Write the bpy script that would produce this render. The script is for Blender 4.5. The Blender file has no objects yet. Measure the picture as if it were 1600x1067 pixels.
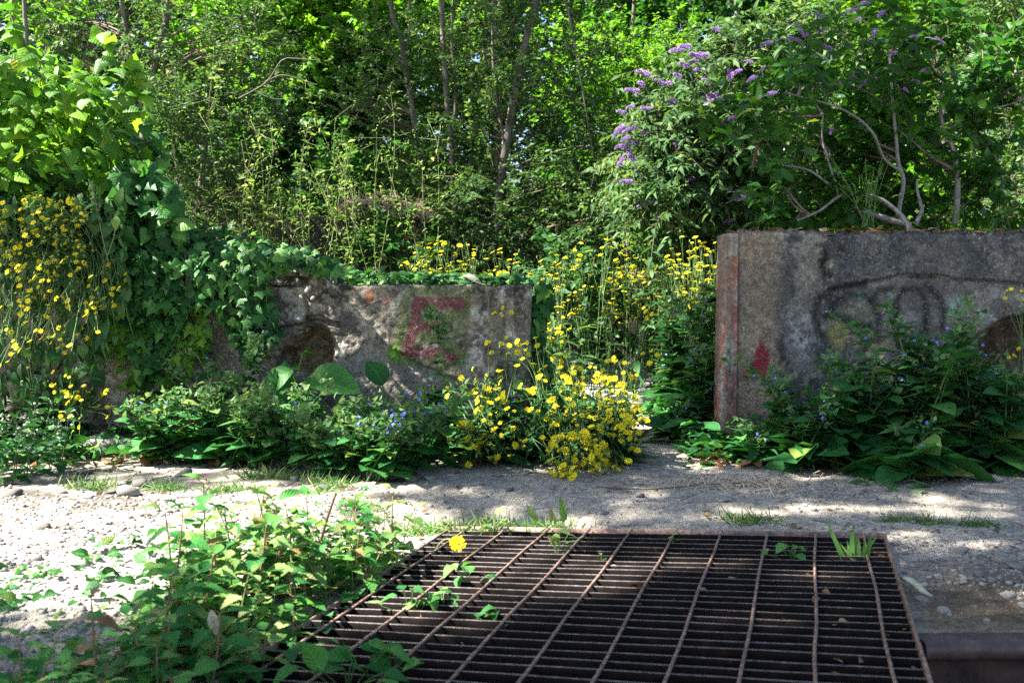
import bpy, math, random
import numpy as np
from mathutils import Vector, Matrix

# ------------------------------------------------------------------ basics
S = bpy.context.scene
COL = S.collection
F, CX, CY, CAMZ = 1529.0, 800.0, 533.5, 0.55
PITCH = math.atan(63.5 / F)
cP, sP = math.cos(PITCH), math.sin(PITCH)
SUN_EL, SUN_AZ = math.radians(47), math.radians(-98)      # azimuth from +Y, positive towards +X
SUNV = np.array([math.sin(SUN_AZ) * math.cos(SUN_EL), math.cos(SUN_AZ) * math.cos(SUN_EL), math.sin(SUN_EL)])
EXPOSURE = 2.8


def ray(px, py):
    dx, dy = (px - CX) / F, (CY - py) / F
    return np.array([dx, cP + dy * sP, -sP + dy * cP])


def P(px, py, Y):
    d = ray(px, py)
    return np.array([0, 0, CAMZ]) + d * (Y / d[1])


def G(px, py, z=0.0):
    d = ray(px, py)
    return np.array([0, 0, CAMZ]) + d * ((z - CAMZ) / d[2])


def proj(p):
    x, y, z = p[..., 0], p[..., 1], p[..., 2] - CAMZ
    f = y * cP - z * sP
    u = y * sP + z * cP
    return CX + F * x / f, CY - F * u / f


def sunplane(p):
    k = p[..., 2] / SUNV[2]
    return p[..., 0] - SUNV[0] * k, p[..., 1] - SUNV[1] * k


def norm(a):
    return a / np.maximum(np.linalg.norm(a, axis=-1, keepdims=True), 1e-9)


def sstep(a, b, x):
    t = np.clip((x - a) / (b - a), 0, 1)
    return t * t * (3 - 2 * t)


def _h(ix, iy, iz, s):
    h = (ix * 374761393 + iy * 668265263 + iz * 2147483647 + s * 144665) & 0xffffffff
    h = ((h ^ (h >> 13)) * 1274126177) & 0xffffffff
    h = ((h ^ (h >> 15)) * 2246822519) & 0xffffffff
    return ((h ^ (h >> 16)) & 0xffff) / 65535.0


def vnoise(p, s=0):
    p = np.asarray(p, float)
    i = np.floor(p).astype(np.int64)
    f = p - i
    f = f * f * (3 - 2 * f)
    r = 0
    for dx in (0, 1):
        for dy in (0, 1):
            for dz in (0, 1):
                w = (f[..., 0] if dx else 1 - f[..., 0]) * (f[..., 1] if dy else 1 - f[..., 1]) * (f[..., 2] if dz else 1 - f[..., 2])
                r = r + w * _h(i[..., 0] + dx, i[..., 1] + dy, i[..., 2] + dz, s)
    return r


def fbm(p, s=0, o=4, g=.5):
    r, a, t = 0, 1.0, 0
    p = np.asarray(p, float)
    for k in range(o):
        r = r + a * vnoise(p, s + k)
        t += a
        a *= g
        p = p * 2.03 + 17.3
    return r / t


def inpoly(x, y, poly):
    c = np.zeros(x.shape, bool)
    n = len(poly)
    for i in range(n):
        x1, y1 = poly[i]
        x2, y2 = poly[(i + 1) % n]
        if y1 == y2:
            continue
        m = ((y1 > y) != (y2 > y)) & (x < (x2 - x1) * (y - y1) / (y2 - y1) + x1)
        c ^= m
    return c


def segdist(x, y, pts):
    d = np.full(x.shape, 1e9)
    for (x1, y1), (x2, y2) in zip(pts[:-1], pts[1:]):
        vx, vy = x2 - x1, y2 - y1
        t = np.clip(((x - x1) * vx + (y - y1) * vy) / max(vx * vx + vy * vy, 1e-9), 0, 1)
        d = np.minimum(d, np.hypot(x - x1 - t * vx, y - y1 - t * vy))
    return d


# ------------------------------------------------------------------ mesh buffers
class Buf:
    def __init__(s):
        s.V, s.A, s.T, s.Q, s.n = [], [], [], [], 0

    def add(s, V, faces, A=None):
        V = np.asarray(V, float).reshape(-1, 3)
        if not len(V):
            return
        faces = np.asarray(faces, np.int64)
        if A is None:
            A = np.zeros_like(V)
        s.V.append(V)
        s.A.append(np.asarray(A, float).reshape(-1, 3))
        (s.Q if faces.shape[1] == 4 else s.T).append(faces + s.n)
        s.n += len(V)

    def mesh(s, name, mat, origin=(0, 0, 0), smooth=True):
        me = bpy.data.meshes.new(name)
        V = np.concatenate(s.V) - np.asarray(origin, float) if s.V else np.zeros((0, 3))
        A = np.concatenate(s.A) if s.A else np.zeros((0, 3))
        T = np.concatenate(s.T) if s.T else np.zeros((0, 3), np.int64)
        Q = np.concatenate(s.Q) if s.Q else np.zeros((0, 4), np.int64)
        me.vertices.add(len(V))
        me.vertices.foreach_set('co', V.astype(np.float32).ravel())
        loops = np.concatenate([T.ravel(), Q.ravel()]).astype(np.int32)
        st = np.concatenate([np.arange(len(T)) * 3, len(T) * 3 + np.arange(len(Q)) * 4]).astype(np.int32)
        me.loops.add(len(loops))
        me.loops.foreach_set('vertex_index', loops)
        me.polygons.add(len(st))
        me.polygons.foreach_set('loop_start', st)
        if smooth:
            me.polygons.foreach_set('use_smooth', np.ones(len(st), bool))
        at = me.attributes.new('leaf', 'FLOAT_VECTOR', 'POINT')
        at.data.foreach_set('vector', A.astype(np.float32).ravel())
        me.update(calc_edges=True)
        me.validate()
        if mat:
            me.materials.append(mat)
        return me

    def build(s, name, mat, parent=None, smooth=True):
        o0 = np.array(parent['_o']) if parent is not None and '_o' in parent else (0, 0, 0)
        o = bpy.data.objects.new(name, s.mesh(name, mat, o0, smooth))
        COL.objects.link(o)
        if parent is not None:
            o.parent = parent
            o['_o'] = list(map(float, o0))
        return o


def tag(o, label=None, cat=None, group=None, kind=None):
    for k, v in (('label', label), ('category', cat), ('group', group), ('kind', kind)):
        if v:
            o[k] = v
    return o


def thing(name, label, cat, loc, group=None):
    o = bpy.data.objects.new(name, None)
    o.empty_display_size = .05
    COL.objects.link(o)
    o.location = Vector([float(c) for c in loc])
    o['_o'] = [float(c) for c in loc]
    return tag(o, label, cat, group)


def copy_tree(o, parent=None):
    c = o.copy()
    COL.objects.link(c)
    if parent is not None:
        c.parent = parent
    for ch in list(o.children):
        copy_tree(ch, c)
    return c


def tube(buf, pts, r, sides=6, rnd=0.5, cap=True):
    pts = np.asarray(pts, float)
    n = len(pts)
    r = np.broadcast_to(np.asarray(r, float), (n,))
    t = norm(np.gradient(pts, axis=0))
    ref = np.array([0.31, 0.17, 0.93]) if abs(t[0, 2]) < .9 else np.array([.93, .2, .1])
    a = norm(np.cross(t, ref))
    b = np.cross(t, a)
    ang = np.arange(sides) / sides * 2 * math.pi
    V = pts[:, None] + r[:, None, None] * (np.cos(ang)[None, :, None] * a[:, None] + np.sin(ang)[None, :, None] * b[:, None])
    i = np.arange(n - 1)[:, None] * sides
    j = np.arange(sides)[None]
    k = (j + 1) % sides
    f = np.stack([i + j, i + k, i + sides + k, i + sides + j], -1).reshape(-1, 4)
    A = np.zeros((n, sides, 3))
    A[..., 0] = np.cos(ang)
    A[..., 1] = np.linspace(0, 1, n)[:, None]
    A[..., 2] = rnd
    buf.add(V, f, A)


def bez(a, b, c, n=7):
    t = np.linspace(0, 1, n)[:, None]
    return (1 - t) ** 2 * a + 2 * t * (1 - t) * b + t * t * c


def smoothpath(pts, n):
    pts = np.asarray(pts, float)
    d = np.r_[0, np.cumsum(np.linalg.norm(np.diff(pts, axis=0), axis=1))]
    # Catmull-Rom
    P4 = np.vstack([2 * pts[0] - pts[1], pts, 2 * pts[-1] - pts[-2]])
    out = []
    for s in np.linspace(0, d[-1] * .99999, n):
        k = int(np.searchsorted(d, s, 'right') - 1)
        t = (s - d[k]) / (d[k + 1] - d[k])
        p0, p1, p2, p3 = P4[k], P4[k + 1], P4[k + 2], P4[k + 3]
        out.append(.5 * (2 * p1 + (p2 - p0) * t + (2 * p0 - 5 * p1 + 4 * p2 - p3) * t * t + (3 * p1 - p0 - 3 * p2 + p3) * t ** 3))
    return np.array(out)


# ------------------------------------------------------------------ leaf templates: base at origin, +Y along, +Z up, length 1
def mk_leaf(st, fold=.18, droop=.25, wave=0.0, seed=0, roll=0.0):
    rg = np.random.RandomState(seed)
    V, U = [], []
    for i, (v, w) in enumerate(st):
        z0 = -droop * v * v + .05 * math.sin(v * 5)
        x0 = roll * v * v
        for u in (-1, 0, 1):
            V.append((x0 + u * w, v, z0 + abs(u) * w * fold + (abs(u) * wave * rg.uniform(-1, 1) if w > .05 else 0)))
            U.append((u, v))
    f = []
    for i in range(len(st) - 1):
        for k in (0, 1):
            a = i * 3 + k
            f.append((a, a + 1, a + 4, a + 3))
    return np.array(V), np.array(f), np.array(U, float)


def mk_fan(half, cz=.06, droop=.3, cy=.35, edge=.12):
    pts = half + [(-x, y) for x, y in reversed(half[1:-1])]
    V = [(0, cy, cz)] + [(x, y, -droop * y * y - edge * abs(x)) for x, y in pts]
    n = len(pts)
    f = [(0, 1 + (i + 1) % n, 1 + i) for i in range(n)]
    U = [(0, cy)] + [(2 * x, y) for x, y in pts]
    return np.array(V, float), np.array(f)[:, ::-1], np.array(U, float)


OV = [(0, .02), (.1, .17), (.3, .33), (.55, .33), (.8, .18), (1, .01)]
OVATE = [mk_leaf(OV, .25, .18, .02, 1), mk_leaf(OV, .1, .4, .03, 2, .08), mk_leaf(OV, .4, .3, .03, 3, -.1), mk_leaf(OV, .1, -.05, .03, 4)]
BIG = [(0, .03), (.06, .12), (.16, .22), (.3, .3), (.45, .33), (.6, .31), (.75, .24), (.88, .14), (.96, .06), (1, .005)]
BIGLEAF = [mk_leaf(BIG, .3, .35, .025, 5), mk_leaf(BIG, .15, .55, .03, 6, .15), mk_leaf(BIG, .45, .2, .02, 7, -.12)]
LA = [(0, .015), (.2, .09), (.5, .12), (.8, .07), (1, .005)]
LANCE = [mk_leaf(LA, .3, .25, .01, 8), mk_leaf(LA, .2, .6, .01, 9, .15), mk_leaf(LA, .4, .1, .01, 10, -.12)]
BU = [(0, .015), (.15, .13), (.4, .19), (.7, .13), (1, .005)]
BUD = [mk_leaf(BU, .3, .3, .01, 18), mk_leaf(BU, .2, .6, .015, 19, .1), mk_leaf(BU, .35, .05, .01, 20, -.1)]
SH = [(0, .02), (.2, .13), (.5, .24), (.75, .22), (.92, .1), (1, .02)]
SHRUB = [mk_leaf(SH, .3, .15, .02, 11), mk_leaf(SH, .15, .4, .02, 12, .06), mk_leaf(SH, .35, -.05, .02, 13, -.08)]
_sv = np.linspace(0, 1, 15)
_mw = np.interp(_sv, [0, .1, .3, .5, .8, 1], [.02, .19, .3, .28, .13, .0]) * (1 + .10 * np.where(np.arange(15) % 2, 1, -1))
MINT = [mk_leaf(list(zip(_sv, np.maximum(_mw, .005))), fo, dr, .012, sd, ro) for fo, dr, sd, ro in ((.25, .2, 14, 0), (.12, .4, 15, .06), (.35, .3, 16, -.06), (.2, 0, 17, 0))]
IVYH = [(0, .06), (.2, -.1), (.5, .08), (.33, .26), (.46, .5), (.2, .57), (0, 1)]
IVY = [mk_fan(IVYH, .08, .25), mk_fan([(x * 1.1, y * .92) for x, y in IVYH], .04, .45, .33, .3), mk_fan([(0, .04), (.25, -.05), (.42, .15), (.36, .4), (.22, .62), (0, 1)], .08, .2)]
HEART = [mk_fan([(0, .08), (.2, -.1), (.42, .03), (.45, .24), (.28, .62), (0, 1)], .08, .3), mk_fan([(0, .06), (.24, -.08), (.42, .1), (.4, .32), (.22, .65), (0, 1)], .03, .55, .35, .2)]
TINY = [(np.array([(0, 0, 0), (.3, .45, .1), (0, 1, -.12), (-.3, .45, .1)]), np.array([(0, 1, 2), (0, 2, 3)]), np.array([(0, 0), (1, .45), (0, 1), (-1, .45)], float)),
        (np.array([(0, 0, 0), (.24, .5, .02), (0, 1, -.3), (-.24, .5, .08)]), np.array([(0, 1, 2), (0, 2, 3)]), np.array([(0, 0), (1, .45), (0, 1), (-1, .45)], float))]
PALM = [mk_fan([(0, .05), (.3, -.02), (.52, .22), (.28, .3), (.45, .72), (.16, .6), (0, 1)], .05, .25)]
BLADE = [mk_leaf([(0, .03), (.4, .028), (.75, .02), (1, .003)], .2, .35, 0, 1), mk_leaf([(0, .03), (.4, .028), (.75, .02), (1, .003)], .2, .9, 0, 2, .2)]


def scatter(buf, tmpls, pos, d, n, size, rnd, ws=1.0, rg=None):
    pos = np.asarray(pos, float).reshape(-1, 3)
    N = len(pos)
    if not N:
        return
    d = norm(np.broadcast_to(d, (N, 3)))
    n = np.broadcast_to(n, (N, 3))
    x = norm(np.cross(d, n))
    z = np.cross(x, d)
    size = np.broadcast_to(size, (N,))
    rnd = np.broadcast_to(rnd, (N,))
    ws = np.broadcast_to(ws, (N,))
    which = np.arange(N) % len(tmpls) if rg is None else rg.randint(0, len(tmpls), N)
    for k, (tv, tf, tu) in enumerate(tmpls):
        m = which == k
        M = int(m.sum())
        if not M:
            continue
        s = size[m][:, None, None]
        V = pos[m][:, None] + s * (tv[None, :, 0:1] * ws[m][:, None, None] * x[m][:, None] + tv[None, :, 1:2] * d[m][:, None] + tv[None, :, 2:3] * z[m][:, None])
        f = (tf[None] + (np.arange(M) * len(tv))[:, None, None]).reshape(-1, tf.shape[1])
        A = np.empty((M, len(tv), 3))
        A[..., :2] = tu[None]
        A[..., 2] = rnd[m][:, None]
        buf.add(V, f, A)


# ------------------------------------------------------------------ materials
def newmat(name):
    m = bpy.data.materials.new(name)
    m.use_nodes = True
    nt = m.node_tree
    nt.nodes.clear()
    return m, nt, nt.nodes, nt.links


def N(ns, t, **kw):
    n = ns.new(t)
    for k, v in kw.items():
        if isinstance(k, str) and hasattr(n, k):
            setattr(n, k, v)
    return n


def mth(ns, ls, op, a, b=None, c=None):
    n = ns.new('ShaderNodeMath')
    n.operation = op
    for i, v in enumerate((a, b, c)):
        if v is None:
            continue
        if isinstance(v, (int, float)):
            n.inputs[i].default_value = v
        else:
            ls.new(v, n.inputs[i])
    return n.outputs[0]


def mixc(ns, ls, fac, a, b, bt='MIX'):
    n = ns.new('ShaderNodeMix')
    n.data_type = 'RGBA'
    n.blend_type = bt
    n.clamp_factor = True
    for i, v in ((0, fac), (6, a), (7, b)):
        if isinstance(v, (int, float)):
            n.inputs[i].default_value = v
        elif isinstance(v, tuple):
            n.inputs[i].default_value = (*v, 1) if len(v) == 3 else v
        else:
            ls.new(v, n.inputs[i])
    return n.outputs[2]


def ramp(ns, ls, fac, stops, interp='LINEAR'):
    n = ns.new('ShaderNodeValToRGB')
    n.color_ramp.interpolation = interp
    e = n.color_ramp.elements
    while len(e) > 1:
        e.remove(e[0])
    e[0].position = stops[0][0]
    e[0].color = (*stops[0][1], 1)
    for p, c in stops[1:]:
        x = e.new(p)
        x.color = (*c, 1)
    ls.new(fac, n.inputs[0])
    return n.outputs[0]


def leafmat(name, stops, tf=.4, rough=.5, spec=.22, vein=.25, tint=(1.25, 1.2, .55), mott=.3, under=.15):
    m, nt, ns, ls = newmat(name)
    at = N(ns, 'ShaderNodeAttribute', attribute_name='leaf')
    sp = N(ns, 'ShaderNodeSeparateXYZ')
    ls.new(at.outputs['Vector'], sp.inputs[0])
    u, v, r = sp.outputs
    col = ramp(ns, ls, r, stops)
    tc = N(ns, 'ShaderNodeTexCoord')
    no = N(ns, 'ShaderNodeTexNoise')
    no.inputs['Scale'].default_value = 22
    no.inputs['Detail'].default_value = 3
    ls.new(tc.outputs['Object'], no.inputs['Vector'])
    k = mth(ns, ls, 'MULTIPLY_ADD', no.outputs[0], 2 * mott, 1 - mott)
    sc = N(ns, 'ShaderNodeVectorMath', operation='SCALE')
    ls.new(col, sc.inputs[0])
    ls.new(k, sc.inputs['Scale'])
    col = sc.outputs[0]
    bump = None
    if vein > 0:
        au = mth(ns, ls, 'ABSOLUTE', u)
        mid = mth(ns, ls, 'LESS_THAN', au, .07)
        sv = mth(ns, ls, 'PINGPONG', mth(ns, ls, 'MULTIPLY_ADD', v, 7.0, mth(ns, ls, 'MULTIPLY', au, -1.6)), .5)
        side = mth(ns, ls, 'LESS_THAN', sv, .055)
        vm = mth(ns, ls, 'MAXIMUM', mid, mth(ns, ls, 'MULTIPLY', side, .7))
        col = mixc(ns, ls, mth(ns, ls, 'MULTIPLY', vm, vein), col, mixc(ns, ls, 1.0, col, (1.9, 1.8, 1.5), 'MULTIPLY'))
        bp = N(ns, 'ShaderNodeBump')
        bp.inputs['Strength'].default_value = .35
        bp.inputs['Distance'].default_value = .004
        ls.new(mth(ns, ls, 'SUBTRACT', mth(ns, ls, 'MULTIPLY', sv, 1.5), vm), bp.inputs['Height'])
        bump = bp.outputs[0]
    ge = N(ns, 'ShaderNodeNewGeometry')
    colu = mixc(ns, ls, under, col, (.13, .22, .09))
    colb = mixc(ns, ls, ge.outputs['Backfacing'], col, colu)
    pb = N(ns, 'ShaderNodeBsdfPrincipled')
    ls.new(colb, pb.inputs['Base Color'])
    pb.inputs['Roughness'].default_value = rough
    pb.inputs['Specular IOR Level'].default_value = spec
    tr = N(ns, 'ShaderNodeBsdfTranslucent')
    ls.new(mixc(ns, ls, 1.0, col, tint, 'MULTIPLY'), tr.inputs['Color'])
    if bump:
        ls.new(bump, pb.inputs['Normal'])
    mx = N(ns, 'ShaderNodeMixShader')
    mx.inputs[0].default_value = tf
    ls.new(pb.outputs[0], mx.inputs[1])
    ls.new(tr.outputs[0], mx.inputs[2])
    out = N(ns, 'ShaderNodeOutputMaterial')
    ls.new(mx.outputs[0], out.inputs[0])
    return m


def simplemat(name, stops, rough=.7, spec=.3, scale=20, stretch=(1, 1, 1), detail=6, bump=.3, bdist=.005, metallic=0, use_attr=False, extra=None):
    m, nt, ns, ls = newmat(name)
    tc = N(ns, 'ShaderNodeTexCoord')
    mp = N(ns, 'ShaderNodeMapping')
    mp.inputs['Scale'].default_value = stretch
    ls.new(tc.outputs['Object'], mp.inputs[0])
    no = N(ns, 'ShaderNodeTexNoise')
    no.inputs['Scale'].default_value = scale
    no.inputs['Detail'].default_value = detail
    no.inputs['Roughness'].default_value = .65
    ls.new(mp.outputs[0], no.inputs['Vector'])
    fac = no.outputs[0]
    if use_attr:
        at = N(ns, 'ShaderNodeAttribute', attribute_name='leaf')
        sp = N(ns, 'ShaderNodeSeparateXYZ')
        ls.new(at.outputs['Vector'], sp.inputs[0])
        fac = mth(ns, ls, 'ADD', mth(ns, ls, 'MULTIPLY', sp.outputs[2], .75), mth(ns, ls, 'MULTIPLY_ADD', no.outputs[0], .6, -.17))
    col = ramp(ns, ls, fac, stops)
    pb = N(ns, 'ShaderNodeBsdfPrincipled')
    ls.new(col, pb.inputs['Base Color'])
    pb.inputs['Roughness'].default_value = rough
    pb.inputs['Specular IOR Level'].default_value = spec
    pb.inputs['Metallic'].default_value = metallic
    if bump:
        bp = N(ns, 'ShaderNodeBump')
        bp.inputs['Strength'].default_value = bump
        bp.inputs['Distance'].default_value = bdist
        ls.new(no.outputs[0], bp.inputs['Height'])
        ls.new(bp.outputs[0], pb.inputs['Normal'])
    out = N(ns, 'ShaderNodeOutputMaterial')
    ls.new(pb.outputs[0], out.inputs[0])
    return m


def colattrmat(name, fine=160, rough=.9, bump=.6, bdist=.004, amt=.5, spots=0.0):
    """colour from the painted 'tone' attribute plus fine procedural grain"""
    m, nt, ns, ls = newmat(name)
    at = N(ns, 'ShaderNodeAttribute', attribute_name='tone')
    tc = N(ns, 'ShaderNodeTexCoord')
    no = N(ns, 'ShaderNodeTexNoise')
    no.inputs['Scale'].default_value = fine
    no.inputs['Detail'].default_value = 5
    no.inputs['Roughness'].default_value = .75
    ls.new(tc.outputs['Object'], no.inputs['Vector'])
    vo = N(ns, 'ShaderNodeTexVoronoi')
    vo.inputs['Scale'].default_value = fine * .75
    ls.new(tc.outputs['Object'], vo.inputs['Vector'])
    k = mth(ns, ls, 'MULTIPLY_ADD', no.outputs[0], 2 * amt, 1 - amt)
    va = N(ns, 'ShaderNodeTexVoronoi')
    va.inputs['Scale'].default_value = fine * .32
    ls.new(tc.outputs['Object'], va.inputs['Vector'])
    k2 = mth(ns, ls, 'MULTIPLY', mth(ns, ls, 'MULTIPLY_ADD', vo.outputs['Color'], .7, .65), mth(ns, ls, 'MULTIPLY_ADD', va.outputs['Color'], .6, .7))
    sc = N(ns, 'ShaderNodeVectorMath', operation='SCALE')
    ls.new(at.outputs['Color'], sc.inputs[0])
    ls.new(mth(ns, ls, 'MULTIPLY', k, k2), sc.inputs['Scale'])
    col = sc.outputs[0]
    if spots:
        n2 = N(ns, 'ShaderNodeTexNoise')
        n2.inputs['Scale'].default_value = fine * .55
        n2.inputs['Detail'].default_value = 3
        ls.new(tc.outputs['Object'], n2.inputs['Vector'])
        col = mixc(ns, ls, mth(ns, ls, 'MULTIPLY', mth(ns, ls, 'GREATER_THAN', n2.outputs[0], .63), spots), col, (.5, .49, .45))
        n3 = N(ns, 'ShaderNodeTexNoise')
        n3.inputs['Scale'].default_value = fine * .4
        n3.inputs['Detail'].default_value = 3
        ls.new(tc.outputs['Object'], n3.inputs['Vector'])
        col = mixc(ns, ls, mth(ns, ls, 'MULTIPLY', mth(ns, ls, 'LESS_THAN', n3.outputs[0], .38), spots), col, (.05, .05, .045))
    pb = N(ns, 'ShaderNodeBsdfPrincipled')
    ls.new(col, pb.inputs['Base Color'])
    pb.inputs['Roughness'].default_value = rough
    pb.inputs['Specular IOR Level'].default_value = .2
    bp = N(ns, 'ShaderNodeBump')
    bp.inputs['Strength'].default_value = bump
    bp.inputs['Distance'].default_value = bdist
    ls.new(mth(ns, ls, 'ADD', no.outputs[0], mth(ns, ls, 'MULTIPLY', vo.outputs['Distance'], .5)), bp.inputs['Height'])
    ls.new(bp.outputs[0], pb.inputs['Normal'])
    out = N(ns, 'ShaderNodeOutputMaterial')
    ls.new(pb.outputs[0], out.inputs[0])
    return m


def settone(me, C):
    at = me.color_attributes.new('tone', 'FLOAT_COLOR', 'POINT')
    C = np.concatenate([np.clip(C, 0, 1), np.ones((len(C), 1))], 1)
    at.data.foreach_set('color', C.astype(np.float32).ravel())


G_ = lambda r, g, b: (r, g, b)
M = {}
M['ivy'] = leafmat('ivy_leaf', [(0, (.010, .055, .014)), (.5, (.030, .125, .024)), (.85, (.07, .21, .045)), (1, (.14, .28, .06))], tf=.36, rough=.45, spec=.25, vein=.35)
M['ivybright'] = leafmat('bright_ivy_leaf', [(0, (.03, .11, .010)), (.5, (.10, .26, .02)), (.97, (.2, .38, .035)), (1, (.32, .30, .02))], tf=.5, rough=.42, spec=.32, vein=.3)
M['alk'] = leafmat('alkanet_leaf', [(0, (.010, .07, .018)), (.5, (.025, .13, .028)), (.9, (.06, .2, .045)), (1, (.16, .23, .045))], tf=.33, rough=.55, spec=.3, vein=.3)
M['alkpale'] = leafmat('pale_downy_leaf', [(0, (.045, .13, .04)), (.6, (.10, .2, .075)), (1, (.18, .26, .12))], tf=.35, rough=.8, spec=.15, vein=.0)
M['big'] = leafmat('broad_leaf', [(0, (.02, .10, .02)), (1, (.06, .2, .04))], tf=.35, rough=.5, vein=.8)
M['mint'] = leafmat('mint_leaf', [(0, (.02, .12, .025)), (.5, (.05, .2, .04)), (.85, (.11, .28, .06)), (1, (.26, .36, .12))], tf=.4, rough=.5, vein=.35, tint=(1.05, 1.15, .6))
M['mintgold'] = leafmat('yellowing_leaf', [(0, (.08, .19, .04)), (.5, (.16, .28, .07)), (.9, (.33, .38, .16)), (1, (.3, .2, .08))], tf=.42, rough=.6, vein=.3, tint=(1.05, 1.1, .6))
M['hawk'] = leafmat('hawksbeard_leaf', [(0, (.015, .07, .02)), (.6, (.04, .12, .035)), (1, (.09, .18, .06))], tf=.35, rough=.5, vein=.25)
M['petal'] = leafmat('yellow_petal', [(0, (.55, .27, .003)), (.22, (.70, .50, .005)), (.6, (.83, .71, .012)), (1, (.88, .8, .03))], tf=.4, rough=.6, spec=.2, vein=0, tint=(1.0, 1.05, .4), mott=.1, under=0)
M['orange'] = leafmat('orange_petal', [(0, (.8, .36, .005)), (1, (.9, .55, .01))], tf=.35, rough=.6, spec=.2, vein=0, tint=(1.05, .95, .4), mott=.1, under=0)
M['blue'] = leafmat('blue_petal', [(0, (.12, .16, .62)), (1, (.25, .3, .8))], tf=.3, rough=.6, spec=.2, vein=0, tint=(1, 1, 1), mott=.1, under=0)
M['white'] = leafmat('white_petal', [(0, (.6, .62, .52)), (1, (.8, .8, .74))], tf=.3, rough=.6, spec=.2, vein=0, tint=(1, 1, .9), mott=.1, under=0)
M['purple'] = leafmat('purple_floret', [(0, (.2, .11, .34)), (.6, (.36, .22, .52)), (1, (.58, .38, .66))], tf=.35, rough=.6, spec=.2, vein=0, tint=(1.1, 1, 1.1), mott=.15, under=0)
M['budd'] = leafmat('buddleia_leaf', [(0, (.025, .075, .025)), (.6, (.065, .14, .045)), (1, (.15, .22, .09))], tf=.42, rough=.6, vein=.2)
M['shrub'] = leafmat('glossy_shrub_leaf', [(0, (.010, .055, .007)), (.6, (.026, .105, .012)), (.92, (.06, .18, .014)), (1, (.16, .22, .02))], tf=.5, rough=.38, spec=.3, vein=.25)
M['willow'] = leafmat('fine_tree_leaf', [(0, (.018, .062, .018)), (.6, (.052, .125, .034)), (1, (.13, .205, .06))], tf=.42, rough=.5, vein=0)
M['lime'] = leafmat('bright_tree_leaf', [(0, (.035, .12, .008)), (.6, (.085, .24, .014)), (1, (.19, .34, .025))], tf=.58, rough=.5, vein=0)
M['dark'] = leafmat('dark_tree_leaf', [(0, (.008, .045, .008)), (.6, (.022, .095, .014)), (1, (.06, .165, .02))], tf=.5, rough=.5, vein=0)
M['pale'] = leafmat('pale_weed_leaf', [(0, (.06, .14, .03)), (.6, (.12, .21, .055)), (1, (.26, .32, .13))], tf=.5, rough=.6, vein=0)
M['dry'] = leafmat('dry_leaf', [(0, (.14, .07, .03)), (.6, (.26, .16, .08)), (1, (.42, .32, .2))], tf=.3, rough=.8, vein=0, tint=(1.1, .9, .6))
M['straw'] = leafmat('straw', [(0, (.38, .28, .2)), (.6, (.5, .4, .29)), (1, (.64, .54, .42))], tf=.3, rough=.8, vein=0, tint=(1.1, .95, .7))
M['grass'] = leafmat('grass_blade', [(0, (.03, .10, .02)), (.6, (.07, .17, .035)), (1, (.22, .24, .08))], tf=.4, rough=.5, vein=0)
M['stem'] = simplemat('green_stem', [(0, (.04, .10, .025)), (1, (.10, .17, .05))], rough=.6, bump=0)
M['palestem'] = simplemat('pale_stem', [(0, (.09, .13, .04)), (1, (.2, .21, .09))], rough=.7, bump=0)
M['redstem'] = simplemat('reddish_stem', [(0, (.16, .08, .05)), (1, (.26, .16, .09))], rough=.6, bump=0)
M['bark'] = simplemat('grey_bark', [(.25, (.04, .036, .03)), (.5, (.095, .088, .072)), (.75, (.21, .2, .175))], rough=.85, scale=30, stretch=(1, 1, .25), bump=.8, bdist=.01)
M['shrubbark'] = simplemat('smooth_grey_bark', [(.3, (.08, .075, .07)), (.6, (.19, .185, .18)), (.8, (.30, .29, .285))], rough=.6, scale=40, bump=.4, bdist=.004)
M['twig'] = simplemat('twig_bark', [(.3, (.07, .055, .04)), (.7, (.17, .14, .11))], rough=.85, bump=0)
M['rust'] = simplemat('rusty_steel', [(.3, (.05, .032, .026)), (.5, (.11, .065, .05)), (.7, (.19, .115, .09))], rough=.6, spec=.5, scale=60, bump=.4, bdist=.002, metallic=.25)
M['rustbar'] = simplemat('dark_rusty_steel', [(.3, (.0025, .002, .002)), (.55, (.007, .004, .0035)), (.75, (.024, .010, .006))], rough=.7, spec=.12, scale=45, bump=.4, bdist=.002, metallic=.1)
M['rod'] = simplemat('worn_pinkish_steel', [(.3, (.09, .05, .035)), (.5, (.19, .115, .085)), (.72, (.36, .27, .23))], rough=.55, spec=.5, scale=90, bump=.3, bdist=.001, metallic=.2)
M['beam'] = simplemat('beam_steel', [(.3, (.035, .024, .022)), (.5, (.075, .05, .045)), (.72, (.14, .085, .07))], rough=.5, spec=.5, scale=25, bump=.35, bdist=.002, metallic=.3)
M['stone'] = simplemat('stone', [(0, (.04, .037, .035)), (.25, (.13, .12, .11)), (.6, (.22, .205, .19)), (.9, (.33, .315, .29)), (1, (.28, .19, .14))], rough=.9, spec=.2, scale=35, use_attr=True, bump=.5, bdist=.004)
M['wornedge'] = simplemat('worn_bar_edge', [(.3, (.05, .04, .036)), (.55, (.15, .13, .12)), (.8, (.3, .27, .255))], rough=.5, spec=.5, scale=90, bump=.2, bdist=.001, metallic=.3)
M['black'] = simplemat('black_painted_metal', [(.3, (.006, .006, .006)), (.7, (.015, .014, .013))], rough=.5, bump=.2)
M['cut'] = simplemat('pale_wilted', [(.3, (.24, .25, .17)), (.7, (.42, .42, .33))], rough=.7, scale=30, bump=.4)

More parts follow.
